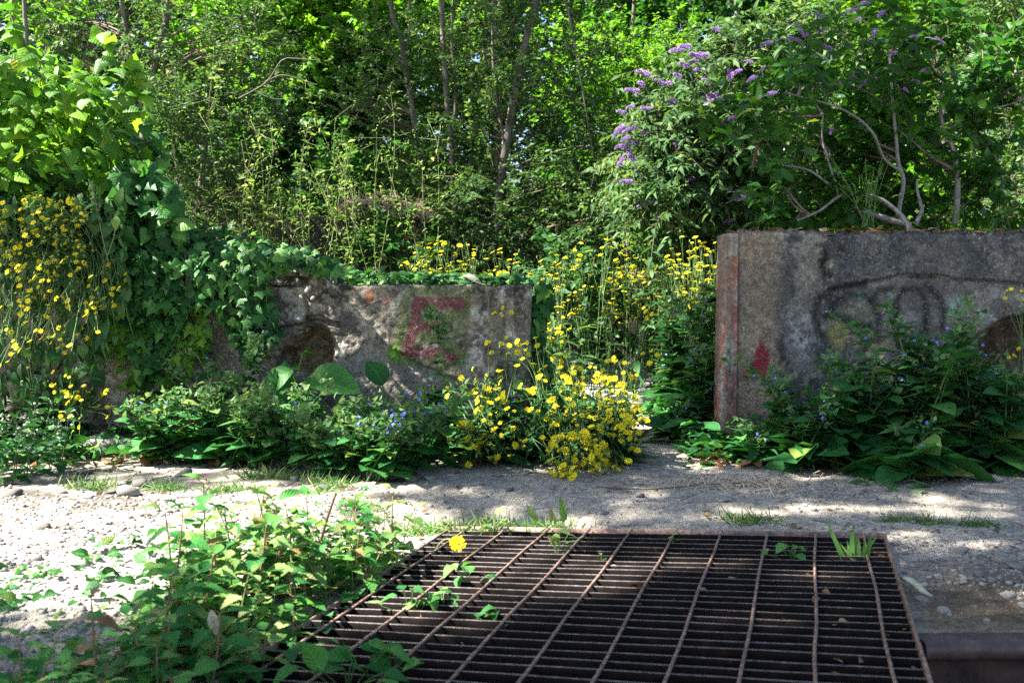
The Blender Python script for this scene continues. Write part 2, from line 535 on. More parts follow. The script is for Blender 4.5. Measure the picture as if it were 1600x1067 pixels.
# ------------------------------------------------------------------ grate plane (from its own vanishing line)
def _plane():
    p1, p2 = np.array([1248., 460.]), np.array([-4200., 745.])
    r1, r2 = ray(*p1), ray(*p2)
    n = np.cross(r1, r2)
    n /= np.linalg.norm(n)
    if n[2] < 0:
        n = -n
    return n, r1 / np.linalg.norm(r1), r2 / np.linalg.norm(r2)


GN, GW, GU = _plane()
GU = -GU if GU[0] < 0 else GU          # along the bars, to the right
GW = np.cross(GN, GU)
GW = GW if GW[1] > 0 else -GW          # away from the camera
GA = G(1380, 828, 0.022)               # far right corner


def on_grate(px, py):
    d = ray(px, py)
    o = np.array([0, 0, CAMZ])
    t = np.dot(GA - o, GN) / np.dot(d, GN)
    return o + t * d


GB = on_grate(706, 824)
GWID = float(np.dot(GA - GB, GU))
GLEN = 1.25
print('grate width', GWID, 'corners', GA, GB, 'normal', GN)


def gpt(u, w, h=0.0):                  # u from left edge, w from far edge towards the camera
    return GB + GU * u - GW * w + GN * h


# ------------------------------------------------------------------ ground
def in_grate(x, y, m=0.0):
    rx, ry = x - GB[0], y - GB[1]
    u = rx * GU[0] + ry * GU[1]
    w = -(rx * GW[0] + ry * GW[1])
    return (u > -m) & (u < GWID + m) & (w > -m) & (w < GLEN + .3)


BEAMY = G(1500, 990)[1]


def ground_h(x, y):
    p = np.stack([x, y, np.zeros_like(x)], -1)
    near = sstep(7, 4, np.hypot(x, y - 2))
    z = .018 * (fbm(p * 2.2, 3, 3) - .5) + near * .012 * (fbm(p * 9, 5, 3) - .5)
    rough = sstep(-.3, -.7, x) * sstep(3.0, 2.7, y) + sstep(.75, 1.0, x) * sstep(2.35, 2.1, y)
    z = z + near * .010 * np.clip(rough, 0, 1) * (fbm(p * 38, 9, 3) - .5) + near * .004 * (fbm(p * 60, 10, 2) - .5)
    # ground banks up to meet the grate
    gz = GB[2] - (GN[0] * (x - GB[0]) + GN[1] * (y - GB[1])) / GN[2] - .012
    rx, ry = x - GB[0], y - GB[1]
    uu, ww = rx * GU[0] + ry * GU[1], -(rx * GW[0] + ry * GW[1])
    dist = np.hypot(np.maximum(np.maximum(-uu, uu - GWID), 0), np.maximum(-ww, 0))
    kk = sstep(.38, .03, dist) * (y < 3)
    z = z * (1 - .8 * kk) + np.clip(gz, -.05, .12) * kk
    # track: slight dish in front of the grate
    z = z + .012 * sstep(2.3, 2.7, y) - .006
    # soil bank held up by the right-hand wall, and behind the left wall
    z = z + .70 * sstep(.98, 1.12, x) * sstep(3.78, 3.86, y) * sstep(9, 7, y)
    z = z + .45 * sstep(-.12, -.3, x) * sstep(3.95, 4.05, y) * sstep(8, 6, y)
    # far ground climbs to a wooded bank
    z = z + 2.4 * sstep(9.5, 17, y) + 2.5 * sstep(17, 40, y)
    return z


gx = np.unique(np.r_[np.linspace(-70, -6, 24), np.linspace(-6, -2.2, 60), np.arange(-2.2, 2.2, .0135), np.linspace(2.2, 6, 60), np.linspace(6, 70, 24)])
gy = np.unique(np.r_[np.linspace(-30, .5, 24), np.arange(.5, 4.1, .0135), np.linspace(4.1, 10, 140), np.linspace(10, 90, 50)])
X, Y = np.meshgrid(gx, gy)
Z = ground_h(X, Y)
pit = in_grate(X, Y, -.02) | ((X > .5) & (X < 2.6) & (Y < BEAMY - .04) & (Y > .35))
Zp = np.where(pit, Z - .34, Z)
V = np.stack([X, Y, Zp], -1).reshape(-1, 3)
ny, nx = X.shape
ii = np.arange(ny - 1)[:, None] * nx + np.arange(nx - 1)[None]
gf = np.stack([ii, ii + 1, ii + nx + 1, ii + nx], -1).reshape(-1, 4)
gb = Buf()
gb.add(V, gf)
ground = gb.build('ground', colattrmat('gravel_ground', 210, .95, .8, .004, .7))
tag(ground, kind='structure')
px, py = proj(np.stack([X, Y, Z * 0], -1))
pp = np.stack([X, Y, X * 0], -1)
n1, n2, n3 = fbm(pp * 3, 21), fbm(pp * 14, 22), fbm(pp * 45, 23, 3)
C = np.array([.28, .25, .207])[None, None] * (.72 + .35 * n1 + .3 * n2)[..., None] * (.7 + .6 * n3)[..., None]
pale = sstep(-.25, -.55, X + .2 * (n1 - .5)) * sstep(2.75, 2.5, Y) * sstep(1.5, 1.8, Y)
C = C * (1 + .45 * pale[..., None])  # left gravel colour raised to brighten its sun patch
# damp brown soil at the right beside the grate
br = sstep(40, -30, np.hypot((px - 1550) * .45, (py - 950)) - 55 - 60 * (n2 - .5)) * (Y < 2.6)
C = C * (1 - br[..., None]) + br[..., None] * np.array([.105, .078, .05]) * (.5 + n3)[..., None]
# crumbs of dark asphalt left of the track
da = sstep(.52, .62, n2) * (X < -.3) * (Y > 2.35) * (Y < 3.2)
C = C * (1 - .72 * da[..., None])
# soil and litter under the vegetation beyond the walls
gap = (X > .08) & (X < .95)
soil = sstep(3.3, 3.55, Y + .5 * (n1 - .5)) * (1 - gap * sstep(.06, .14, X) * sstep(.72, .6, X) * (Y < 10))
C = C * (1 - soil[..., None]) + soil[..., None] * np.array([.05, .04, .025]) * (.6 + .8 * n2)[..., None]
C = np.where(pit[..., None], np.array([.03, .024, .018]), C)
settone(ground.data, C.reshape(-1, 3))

# paved path running through the gap to the far block
pb_ = Buf()
xs, ys = np.linspace(.12, 1.25, 60), np.linspace(5.3, 8.35, 120)
PX, PY = np.meshgrid(xs, ys)
PZ = .03 + .004 * fbm(np.stack([PX, PY, PX * 0], -1) * 8, 31) - .02 * sstep(.02, 0, np.abs(PY - 6.6))
PV = np.stack([PX + .06 * fbm(np.stack([PX * 0, PY, PX * 0], -1) * 2, 7), PY, PZ], -1).reshape(-1, 3)
ii = np.arange(119)[:, None] * 60 + np.arange(59)[None]
pb_.add(PV, np.stack([ii, ii + 1, ii + 61, ii + 60], -1).reshape(-1, 4))
# front and far edges of the slab
for row in (0, 119):
    e = PV.reshape(120, 60, 3)[row]
    lo = e.copy()
    lo[:, 2] -= .08
    vv = np.concatenate([e, lo])
    k = np.arange(59)
    pb_.add(vv, np.stack([k, k + 60, k + 61, k + 1], -1))
path = tag(pb_.build('path', colattrmat('worn_paving', 120, .9, .4, .003, .3)), kind='structure')
C = np.array([.36, .355, .34]) * (.7 + .6 * fbm(np.concatenate([v for v in pb_.V]) * 6, 33))[:, None]
settone(path.data, C)


# ------------------------------------------------------------------ concrete blocks with rounded, displaced, painted faces
def block_faces(x0, x1, y0, y1, h, res, faces='ftlr', coarse=None):
    out = []
    nx_, ny_, nz_ = [max(3, int(round(a / res)) + 1) for a in (x1 - x0, y1 - y0, h)]
    g = {'f': (nx_, nz_), 'b': (nx_ // 4 + 2, nz_ // 4 + 2), 't': (nx_, ny_), 'l': (ny_, nz_), 'r': (ny_, nz_)}
    for k in faces:
        n, m = g[k]
        a, b = np.meshgrid(np.linspace(0, 1, n), np.linspace(0, 1, m))
        o = np.zeros_like(a)
        if k == 'f':
            p = (a, o, b)
        elif k == 'b':
            p = (1 - a, o + 1, b)
        elif k == 't':
            p = (a, b, o + 1)
        elif k == 'l':
            p = (o, 1 - a, b)
        else:
            p = (o + 1, a, b)
        pts = np.stack([x0 + p[0] * (x1 - x0), y0 + p[1] * (y1 - y0), p[2] * h], -1)
        ii = np.arange(m - 1)[:, None] * n + np.arange(n - 1)[None]
        f = np.stack([ii, ii + 1, ii + n + 1, ii + n], -1).reshape(-1, 4)
        out.append((k, pts.reshape(-1, 3), f))
    return out


def concrete(name, label, x0, x1, y0, y1, h, res, rad, disp, colour, topf=None, faces='ftlrb', mat=None):
    buf = Buf()
    Cs = []
    lo = np.array([x0 + rad, y0 + rad, -1e3])
    hi = np.array([x1 - rad, y1 - rad, h - rad])
    for k, p, f in block_faces(x0, x1, y0, y1, h, res, faces):
        q = np.minimum(np.maximum(p, lo), hi)
        d = p - q
        nn = norm(d)
        p2 = q + nn * rad
        z0 = p2.copy()
        if topf is not None:
            p2[:, 2] *= topf(p2[:, 0], p2[:, 1]) / h
        dd = disp(p2, nn, k)
        p3 = p2 + nn * dd[:, None]
        buf.add(p3, f)
        Cs.append(colour(p3, nn, k))
    o = buf.build(name, mat or M['conc'])
    settone(o.data, np.concatenate(Cs))
    # weld the shared edges
    import bmesh
    bm = bmesh.new()
    bm.from_mesh(o.data)
    bmesh.ops.remove_doubles(bm, verts=bm.verts, dist=.0004)
    bm.to_mesh(o.data)
    bm.free()
    tag(o, label, 'wall', kind='thing')
    return o


M['conc'] = colattrmat('weathered_concrete', 190, .92, .9, .004, .75, .22)
LY, RY = 3.75, 3.6                     # fronts of the left and right walls

# ---- left wall with the painted letter
LX1 = P(830, 500, LY)[0]


def l_top(x, y):
    px_ = CX + F * x / y
    t = np.interp(px_, [-200, 150, 330, 420, 470, 505, 525, 560, 900], [.85, .82, .78, .68, .66, .64, .614, .611, .611])
    n = fbm(np.stack([x * 14, y * 14, x * 0], -1), 41, 4)
    rub = sstep(540, 505, px_) * sstep(100, 420, px_)
    return t + rub * .09 * (n - .5) + .006 * (n - .5)


def wallpx(p):
    """picture-layout coordinates of a point on a wall's front face"""
    return proj(p)


def l_disp(p, n, k):
    x, y = wallpx(p)
    d = .007 * (fbm(p * 9, 43, 4) - .5) + .006 * (fbm(p * 42, 44, 3) - .5)
    left = sstep(640, 500, x)
    d = d + left * .02 * (fbm(p * 16, 45, 4) - .5)
    if k == 'f':
        # smoother render patch whose edge runs diagonally
        w = 9 * (fbm(p * 25, 46) - .5) * 3
        patch = sstep(-4, 4, (y + w) - np.interp(x, [500, 525, 560, 575, 600, 640, 700, 840], [640, 575, 545, 535, 533, 560, 590, 640])) * sstep(515, 530, x + w)
        d = d - .012 * patch
        # broken pocket
        hole = sstep(1.0, .45, np.hypot((x - 487 + w) / 46, (y - 548 + .5 * w) / 50))
        hole = np.maximum(hole, sstep(1, .5, np.hypot((x - 455 + w) / 26, (y - 562) / 26)))
        d = d - .09 * hole + hole * .03 * (fbm(p * 30, 48) - .5)
        # cracks
        for pts, wd, dp in (([(405, 508), (440, 511), (470, 508), (495, 500), (520, 503)], 1.6, .012), ([(480, 500), (500, 495), (515, 505), (530, 508)], 4, .02), ([(418, 448), (470, 446)], 1.3, .012), ([(470, 446), (478, 470), (480, 500)], 2, .010), ([(500, 515), (512, 520), (508, 535)], 2.5, .012)):
            d = d - dp * sstep(wd + 1, wd - .8, segdist(x + w * .3, y + w * .2, pts))
        low = sstep(600, 700, y) * .02 * (fbm(p * 12, 49) - .5)
        d = d + low
    return d


EPOLY = [(645, 464), (725, 464), (731, 475), (724, 485), (668, 484), (656, 503), (700, 504), (712, 511), (706, 519), (655, 519), (646, 540), (702, 545), (718, 560), (712, 574), (690, 568), (668, 560), (625, 556), (627, 540), (642, 500), (641, 480)]


def pdist(x, y, poly):
    d = segdist(x, y, poly + [poly[0]])
    return np.where(inpoly(x, y, poly), -d, d)


def l_col(p, n, k):
    x, y = wallpx(p)
    a, b, c, e = fbm(p * 5, 51), fbm(p * 22, 52), fbm(p * 60, 53, 3), fbm(p * 11, 54)
    C = np.array([.25, .215, .165]) * (.3 + 1.2 * a)[:, None] * (.3 + 1.4 * b)[:, None]
    pale = sstep(.52, .62, b) * .62
    C = C * (1 - pale[:, None]) + pale[:, None] * np.array([.42, .40, .355])
    dk = sstep(.47, .57, e * .55 + c * .45) * .82
    C = C * (1 - dk[:, None]) + dk[:, None] * np.array([.06, .055, .048])
    if k == 'f':
        w = 14 * (b - .5)
        patch = sstep(-4, 4, (y + w) - np.interp(x, [500, 525, 560, 575, 600, 640, 700, 840], [640, 575, 545, 535, 533, 560, 590, 640])) * sstep(515, 530, x)
        C = C * (1 - .75 * patch[:, None]) + .75 * patch[:, None] * np.array([.20, .178, .15]) * (.7 + .6 * c)[:, None]
        # black crust under the broken top
        cr = sstep(1, .3, np.hypot((x - 520 + 3 * w) / 45, (y - 452 + w) / 28)) + sstep(1, .4, np.hypot((x - 468 + 3 * w) / 40, (y - 432 + 2 * w) / 16))
        cr = np.clip(cr, 0, 1) * sstep(.35, .55, c)
        C = C * (1 - .85 * cr[:, None]) + .85 * cr[:, None] * np.array([.02, .018, .014])
        hole = sstep(1.1, .6, np.hypot((x - 487 + w) / 46, (y - 548 + w) / 50))
        C = C * (1 - hole[:, None]) + hole[:, None] * np.array([.12, .09, .05]) * (.1 + 1.7 * c)[:, None]
        # dark vertical streaks to the right of the letter
        st = sstep(.5, .68, fbm(p * np.array([22, 1, 3.]), 57)) * sstep(725, 760, x)
        C = C * (1 - .6 * st[:, None])
        # moss round the painted letter
        d = pdist(x + 3 * (c - .5), y + 3 * (b - .5), EPOLY)
        ms = sstep(26, 3, d) * (d > 0) * sstep(.30, .52, c + .25 * sstep(660, 610, x) + .15 * sstep(700, 720, x)) * (x < 735)
        foot = sstep(1, .2, np.hypot((x - 622 + w) / 26, (y - 552) / 17)) * sstep(.3, .5, c)
        ms = np.clip(ms * .85 + foot, 0, 1)
        C = C * (1 - ms[:, None]) + ms[:, None] * (np.array([.085, .12, .035]) * (1 - foot[:, None]) + foot[:, None] * np.array([.12, .27, .03])) * (.6 + .8 * c)[:, None]
        # the red letter, worn through by the aggregate
        al = sstep(1.8, -1.6, d) * sstep(.25, .42, .55 * c + .45 * fbm(p * 150, 59, 2)) * .95
        C = C * (1 - al[:, None]) + al[:, None] * np.array([.14, .05, .048]) * (.65 + .7 * b)[:, None]
        for cx_, cy_, rx, ry, col, s in ((578, 462, 10, 13, (.42, .13, .06), .8), (605, 470, 6, 6, (.33, .06, .07), .8), (710, 575, 14, 9, (.25, .09, .08), .5)):
            q = sstep(1.25, .3, np.hypot((x - cx_ + w * .5) / rx, (y - cy_ + w * .4) / ry)) * s * sstep(.25, .5, c)
            C = C * (1 - q[:, None]) + q[:, None] * np.array(col)
        for pts, wd in (([(405, 508), (440, 511), (470, 508)], 1.2), ([(418, 448), (470, 446)], 1.2)):
            q = sstep(wd + .8, wd - .5, segdist(x + w * .15, y + w * .1, pts))
            C = C * (1 - .8 * q[:, None])
        # two pale lime spots
        for cx_, cy_, r_ in ((448, 462, 9), (464, 469, 7), (468, 494, 8), (466, 516, 8)):
            q = sstep(1.3, .8, np.hypot(x - cx_, y - cy_) / r_) * .55
            C = C * (1 - q[:, None]) + q[:, None] * np.array([.36, .35, .32])
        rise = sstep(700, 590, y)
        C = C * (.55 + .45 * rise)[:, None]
    return C


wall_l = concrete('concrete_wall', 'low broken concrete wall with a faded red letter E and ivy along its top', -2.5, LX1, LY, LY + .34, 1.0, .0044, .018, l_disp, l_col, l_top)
# loose aggregate stuck in the broken top of the wall
# ---- right wall
RX0 = P(1150, 500, RY)[0]
CRACK = [(1296, 452), (1330, 446), (1358, 441), (1385, 436), (1412, 430), (1445, 431), (1475, 432), (1500, 437), (1530, 438), (1570, 441), (1620, 448), (1700, 455)]
CRK2 = [(1312, 529), (1330, 522), (1352, 518), (1372, 526), (1400, 528), (1420, 527)]
CRK3 = [(1470, 526), (1486, 531), (1502, 527), (1520, 525), (1540, 520)]
CRK4 = [(1326, 530), (1322, 560), (1324, 600)]


def r_top(x, y):
    px_ = CX + F * x / y
    n = fbm(np.stack([x * 18, y * 18, x * 0], -1), 61, 4)
    return .806 - .005 * sstep(1280, 1300, px_) + -.012 * sstep(.58, .66, n) + .026 * (n - .5) + .036 * (fbm(np.stack([x * 50, y * 50, x * 0], -1), 68, 3) - .5) * sstep(1290, 1330, px_)


def r_disp(p, n, k):
    x, y = wallpx(p)
    d = .006 * (fbm(p * 8, 63, 4) - .5) + .006 * (fbm(p * 45, 64, 3) - .5)
    if k == 'f':
        w = 20 * (fbm(p * 22, 66) - .5)
        up = np.interp(x, [c[0] for c in CRACK], [c[1] for c in CRACK])
        d = d - .016 * sstep(3.0, 1.0, np.abs(y + w * .2 - up)) * (x > 1294)
        d = d - .006 * sstep(-1, 3, y + w * .2 - up) * sstep(1285, 1300, x)
        d = d - .008 * sstep(2.2, .6, segdist(x, y + w * .15, CRK2)) - .012 * sstep(3, 1, segdist(x, y + w * .1, CRK3)) - .005 * sstep(1.6, .4, segdist(x + w * .15, y, CRK4))
        # cavity at the right with an undercut edge
        edge = np.interp(x, [1500, 1525, 1545, 1565, 1590, 1620, 1700], [700, 530, 512, 500, 492, 486, 480])
        cav = sstep(-3, 14, (y + w * .5) - edge) * sstep(1505, 1525, x + w * .4)
        d = d - .15 * cav + cav * .05 * (fbm(p * 18, 69) - .5)
        pit_ = sstep(1, .4, np.hypot((x - 1290 + w) / 10, (y - 412 + w) / 30)) + sstep(1, .4, np.hypot((x - 1300 + w) / 12, (y - 380) / 18))
        d = d - .012 * np.clip(pit_, 0, 1)
    return d


def r_col(p, n, k):
    x, y = wallpx(p)
    a, b, c, e = fbm(p * 4.5, 71), fbm(p * 20, 72), fbm(p * 62, 73, 3), fbm(p * 10, 74)
    w = 30 * (b - .5)
    C = np.array([.205, .193, .168]) * (.3 + 1.0 * a)[:, None] * (.5 + 1.0 * b)[:, None]
    # browner smooth render at the left end
    bw = sstep(1232, 1205, x + w * .6)
    C = C * (1 - bw[:, None]) + bw[:, None] * np.array([.24, .19, .135]) * (.6 + .8 * c)[:, None]
    dk = sstep(.45, .57, e * .55 + c * .45) * (.85 - .4 * bw)
    C = C * (1 - dk[:, None]) + dk[:, None] * np.array([.045, .048, .05])
    up = np.interp(x, [c_[0] for c_ in CRACK], [c_[1] for c_ in CRACK])
    blk = sstep(1290, 1320, x + w * .5) * sstep(4, -4, y - up) * .5
    C = C * (1 - blk[:, None]) + blk[:, None] * np.array([.045, .05, .055]) * (.5 + c)[:, None]
    if k == 'f':
        pale = sstep(1, .2, np.hypot((x - 1250 + w) / 34, (y - 520 + 2 * w) / 75)) * sstep(.3, .6, c) * .75
        C = C * (1 - pale[:, None]) + pale[:, None] * np.array([.31, .31, .31])
        low = sstep(1296, 1310, x) * sstep(2, 8, y - up)
        C = C * (1 - .35 * low[:, None]) + .35 * low[:, None] * np.array([.15, .135, .12]) * (.6 + .8 * c)[:, None]
        # dark crust patches
        cr = sstep(1, .35, np.hypot((x - 1288 + w * .6) / 13, (y - 415 + w) / 34)) + sstep(1, .35, np.hypot((x - 1312 + w * .5) / 10, (y - 388 + w) / 22)) + .8 * sstep(1, .3, np.hypot((x - 1222 + w * .5) / 9, (y - 560 + w) / 45)) + .5 * sstep(1, .3, np.hypot((x - 1290 + w) / 60, (y - 475 + w) / 26))
        cr = np.clip(cr, 0, 1) * sstep(.25, .5, c)
        C = C * (1 - .88 * cr[:, None]) + .88 * cr[:, None] * np.array([.018, .016, .013])
        # red paint dab
        rd = pdist(x + w * .25, y + w * .2, [(1188, 532), (1200, 545), (1203, 570), (1194, 590), (1184, 588), (1176, 592), (1160, 590), (1165, 578), (1178, 565), (1184, 548)])
        q = sstep(3, -2, rd) * sstep(.2, .42, c) * .9
        C = C * (1 - q[:, None]) + q[:, None] * np.array([.22, .018, .03])
        # yellow and pale-green sprayed fills
        for cx_, cy_, rx, ry, col, s in ((1310, 522, 20, 26, (.30, .27, .08), .65), (1368, 538, 34, 17, (.30, .28, .09), .6), (1345, 490, 40, 18, (.18, .19, .12), .4), (1345, 462, 12, 9, (.12, .30, .22), .6), (1396, 462, 12, 9, (.13, .3, .22), .5), (1492, 476, 17, 19, (.22, .34, .29), .6), (1480, 500, 20, 13, (.28, .31, .29), .45), (1422, 505, 20, 20, (.24, .25, .26), .4), (1540, 494, 18, 14, (.27, .31, .29), .55), (1560, 458, 14, 12, (.28, .28, .27), .4), (1291, 624, 9, 8, (.36, .13, .11), .5), (1205, 420, 60, 6, (.1, .1, .1), .0)):
            q = sstep(1.25, .35, np.hypot((x - cx_ + w * .3) / rx, (y - cy_ + w * .3) / ry)) * s * sstep(.25, .5, c)
            C = C * (1 - q[:, None]) + q[:, None] * np.array(col)
        # soft black sprayed arcs
        arcs = [([(1300, 480), (1310, 468), (1330, 460), (1352, 462), (1366, 478), (1374, 500), (1372, 520)], 7), ([(1290, 492), (1312, 496), (1340, 505), (1360, 512)], 8), ([(1398, 500), (1400, 470), (1412, 452), (1430, 450), (1443, 462), (1448, 490), (1443, 520)], 7), ([(1402, 480), (1404, 515)], 6), ([(1282, 520), (1272, 490), (1280, 465), (1305, 450), (1350, 443)], 7), ([(1448, 447), (1465, 462), (1476, 485), (1472, 510)], 7), ([(1380, 530), (1360, 532), (1352, 548)], 7), ([(1400, 530), (1408, 550)], 6), ([(1345, 590), (1370, 602), (1392, 594), (1402, 572)], 7), ([(1362, 578), (1376, 582), (1386, 572)], 3), ([(1360, 470), (1374, 455), (1392, 450)], 6)]
        for pts, wd in arcs:
            d_ = segdist(x + w * .12, y + w * .12, pts)
            q = sstep(wd * 1.5, wd * .1, d_) * .84 * sstep(.12, .35, c)
            C = C * (1 - q[:, None]) + q[:, None] * np.array([.016, .017, .02])
        edge = np.interp(x, [1500, 1525, 1545, 1565, 1590, 1620, 1700], [700, 530, 512, 500, 492, 486, 480])
        cav = sstep(-3, 10, (y + w * .4) - edge) * sstep(1505, 1525, x + w * .4)
        C = C * (1 - cav[:, None]) + cav[:, None] * np.array([.075, .052, .034]) * (.1 + 1.6 * c)[:, None]
    if k == 't':
        C = C * (1 - .5) + .5 * np.array([.05, .045, .035]) * (.5 + c)[:, None]
    return C


wall_r = concrete('concrete_wall', 'tall dark concrete wall with faint black sprayed arcs and a long crack', RX0, 2.4, RY, RY + .3, .806, .0055, .022, r_disp, r_col, r_top)

# ---- block beyond the gap and low wall at the back
def b_disp(p, n, k):
    return .02 * (fbm(p * 5, 81, 4) - .5)


def b_col(p, n, k):
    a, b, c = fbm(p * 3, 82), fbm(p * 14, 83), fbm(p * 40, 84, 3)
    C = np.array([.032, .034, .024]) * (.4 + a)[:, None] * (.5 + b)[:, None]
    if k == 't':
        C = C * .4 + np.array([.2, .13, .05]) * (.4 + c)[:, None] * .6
    return C


q0, q1 = P(958, 500, 8.4), P(1150, 500, 8.4)
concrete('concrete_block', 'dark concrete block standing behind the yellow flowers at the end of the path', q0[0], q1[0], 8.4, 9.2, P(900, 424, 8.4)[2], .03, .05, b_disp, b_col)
q0, q1 = P(330, 400, 6.2), P(665, 400, 6.2)
concrete('concrete_wall', 'low concrete wall with an ochre top half hidden by weeds at the back', q0[0], q1[0], 6.2, 6.6, P(500, 336, 6.2)[2], .02, .02, b_disp, b_col)
# kerb slab at the left foot of the wall
k0, k1 = G(108, 712), G(228, 690)


def k_disp(p, n, k):
    return .02 * (fbm(p * 14, 91, 4) - .5) + .008 * (fbm(p * 60, 92, 3) - .5)


def k_col(p, n, k):
    b, c = fbm(p * 18, 93), fbm(p * 55, 94, 3)
    return np.array([.25, .235, .21]) * (.4 + b)[:, None] * (.3 + 1.2 * c)[:, None]


tag(concrete('concrete_slab', 'crumbling concrete slab lying at the foot of the left wall', G(100, 720)[0], G(222, 715)[0], G(150, 713)[1], G(150, 713)[1] + .4, .055, .006, .012, k_disp, k_col), cat='slab')

# ------------------------------------------------------------------ timber post on the end of the right wall
pbuf = Buf()
XL0, XL1 = P(1124, 600, RY)[0], P(1151, 600, RY)[0] - .002
a = np.linspace(0, 1, 14)
sec = []
for t in a:
    sec.append((XL0 + (XL1 - XL0) * t, RY - .012 + .03 * (2 * t - 1) ** 4 * (t < .5)))
sec += [(XL1, RY + .13), (XL0 + .003, RY + .13)]
sec = np.array(sec)
zs = np.linspace(-.1, .795, 220)
VV = []
for z in zs:
    s = sec.copy()
    s[:, 0] = s[:, 0] + (.012 * max(0, z / .8)) * (s[:, 0] < XL0 + .02)
    VV.append(np.c_[s, np.full(len(s), z)])
VV = np.array(VV)
gr = fbm(VV * np.array([90, 60, 2.5]), 101, 4) - .5
VV[..., 1] += .007 * gr
nsec = len(sec)
i = np.arange(219)[:, None] * nsec
j = np.arange(nsec)[None]
k = (j + 1) % nsec
pbuf.add(VV.reshape(-1, 3), np.stack([i + j, i + k, i + nsec + k, i + nsec + j], -1).reshape(-1, 4))
top = VV[-1]
pbuf.add(np.vstack([top.mean(0) + [0, 0, .004], top]), np.array([(0, 1 + q, 1 + (q + 1) % nsec) for q in range(nsec)]))
post = pbuf.build('wooden_post', colattrmat('weathered_board', 130, .85, .35, .002, .3))
A_ = np.concatenate(pbuf.V)
x, y = proj(A_)
g1, g2 = fbm(A_ * np.array([110, 60, 3.]), 103, 4), fbm(A_ * np.array([30, 30, 5.]), 104, 4)
C = np.array([.20, .165, .13]) * (.55 + .9 * g1)[:, None]
q = sstep(.5, .6, g1) * .5
C = C * (1 - q[:, None]) + q[:, None] * np.array([.24, .25, .235])
red = sstep(.47, .6, g2 + .22 * sstep(1136, 1146, x) - .02) * sstep(395, 420, y) * sstep(.3, .5, g1) * .72
C = C * (1 - red[:, None]) + red[:, None] * np.array([.24, .08, .065]) * (.6 + .7 * g1)[:, None]
q = sstep(1, .3, np.hypot((x - 1141) / 9, (y - 555) / 42)) * .6
C = C * (1 - q[:, None]) + q[:, None] * np.array([.25, .265, .26])
for pts in ([(1133, 600), (1138, 612), (1143, 615), (1147, 600)], [(1134, 622), (1140, 632), (1147, 622)], [(1135, 560), (1138, 545), (1142, 560), (1140, 585)]):
    q = sstep(2.6, .8, segdist(x, y, pts)) * .6
    C = C * (1 - q[:, None]) + q[:, None] * np.array([.06, .05, .08])
q = sstep(1.2, .3, np.hypot((x - 1150) / 9, (y - 408) / 8)) * .8
C = C * (1 - q[:, None]) + q[:, None] * np.array([.3, .12, .05])
settone(post.data, C)
tag(post, 'weathered timber post streaked with red paint on the end of the right wall', 'post')

# black railing behind the post
rl = thing('railing', 'black metal railing half hidden behind the timber post', 'railing', P(1118, 640, 3.95) * [1, 1, 0])
for nm, p1, p2, r in (('rail', P(1100, 478, 4.05), P(1160, 410, 4.05), .016), ('rail', P(1095, 520, 4.05), P(1160, 455, 4.05), .008), ('upright', P(1121, 452, 4.05), P(1121, 760, 4.05), .012)):
    b = Buf()
    tube(b, np.linspace(p1, p2, 4), r, 8)
    b.build(nm, M['black'], rl)

# ------------------------------------------------------------------ steel grate
grate = thing('steel_grate', 'rusty steel floor grate of thin bars and twisted rods in the foreground', 'grate', GB * [1, 1, 0])


def box(buf, c0, u, v, w):
    c0, u, v, w = map(np.asarray, (c0, u, v, w))
    q = [c0, c0 + u, c0 + u + v, c0 + v, c0 + w, c0 + u + w, c0 + u + v + w, c0 + v + w]
    buf.add(np.array(q), np.array([(0, 3, 2, 1), (4, 5, 6, 7), (0, 1, 5, 4), (1, 2, 6, 5), (2, 3, 7, 6), (3, 0, 4, 7)]))


rg = np.random.RandomState(5)
PITCHB = .0395
nb = int(GLEN / PITCHB)
for k in range(1, nb):
    b = Buf()
    t0, t1 = gpt(.004, k * PITCHB, rg.uniform(-.0008, .0004)), gpt(GWID - .004, k * PITCHB, rg.uniform(-.0008, .0004))
    nseg = 24
    tt = np.linspace(0, 1, nseg)[:, None]
    line = t0 + (t1 - t0) * tt + GN * (rg.normal(0, .0012) * np.sin(tt * 3.14) + .0014 * (fbm(np.concatenate([tt * 14, tt * 0 + k, tt * 0], 1), 14)[:, None] - .5)) + GW * (.0022 * (fbm(np.concatenate([tt * 5, tt * 0 + k, tt * 0], 1), 15)[:, None] - .5)) + GN * (.0012 * np.sin(tt * 9 + k)) * .5 + GW * (.0012 * np.sin(tt * 7 + 2 * k))
    th, dp = GW * .0034, GN * .04
    ring = np.stack([line - GN * .0005, line + th * .12, line + th, line + th - dp, line - dp], 1)
    m5 = 5
    i = np.arange(nseg - 1)[:, None] * m5
    j = np.arange(m5)[None]
    kk = (j + 1) % m5
    b.add(ring.reshape(-1, 3), np.stack([i + j, i + kk, i + m5 + kk, i + m5 + j], -1).reshape(-1, 4)[:, ::-1])
    o = b.build('bearing_bar', M['rustbar'], grate, smooth=False)
    o.data.materials.append(M['wornedge'])
    o.data.polygons.foreach_set('material_index', np.tile([1, 1, 0, 0, 0], nseg - 1).astype(np.int32))
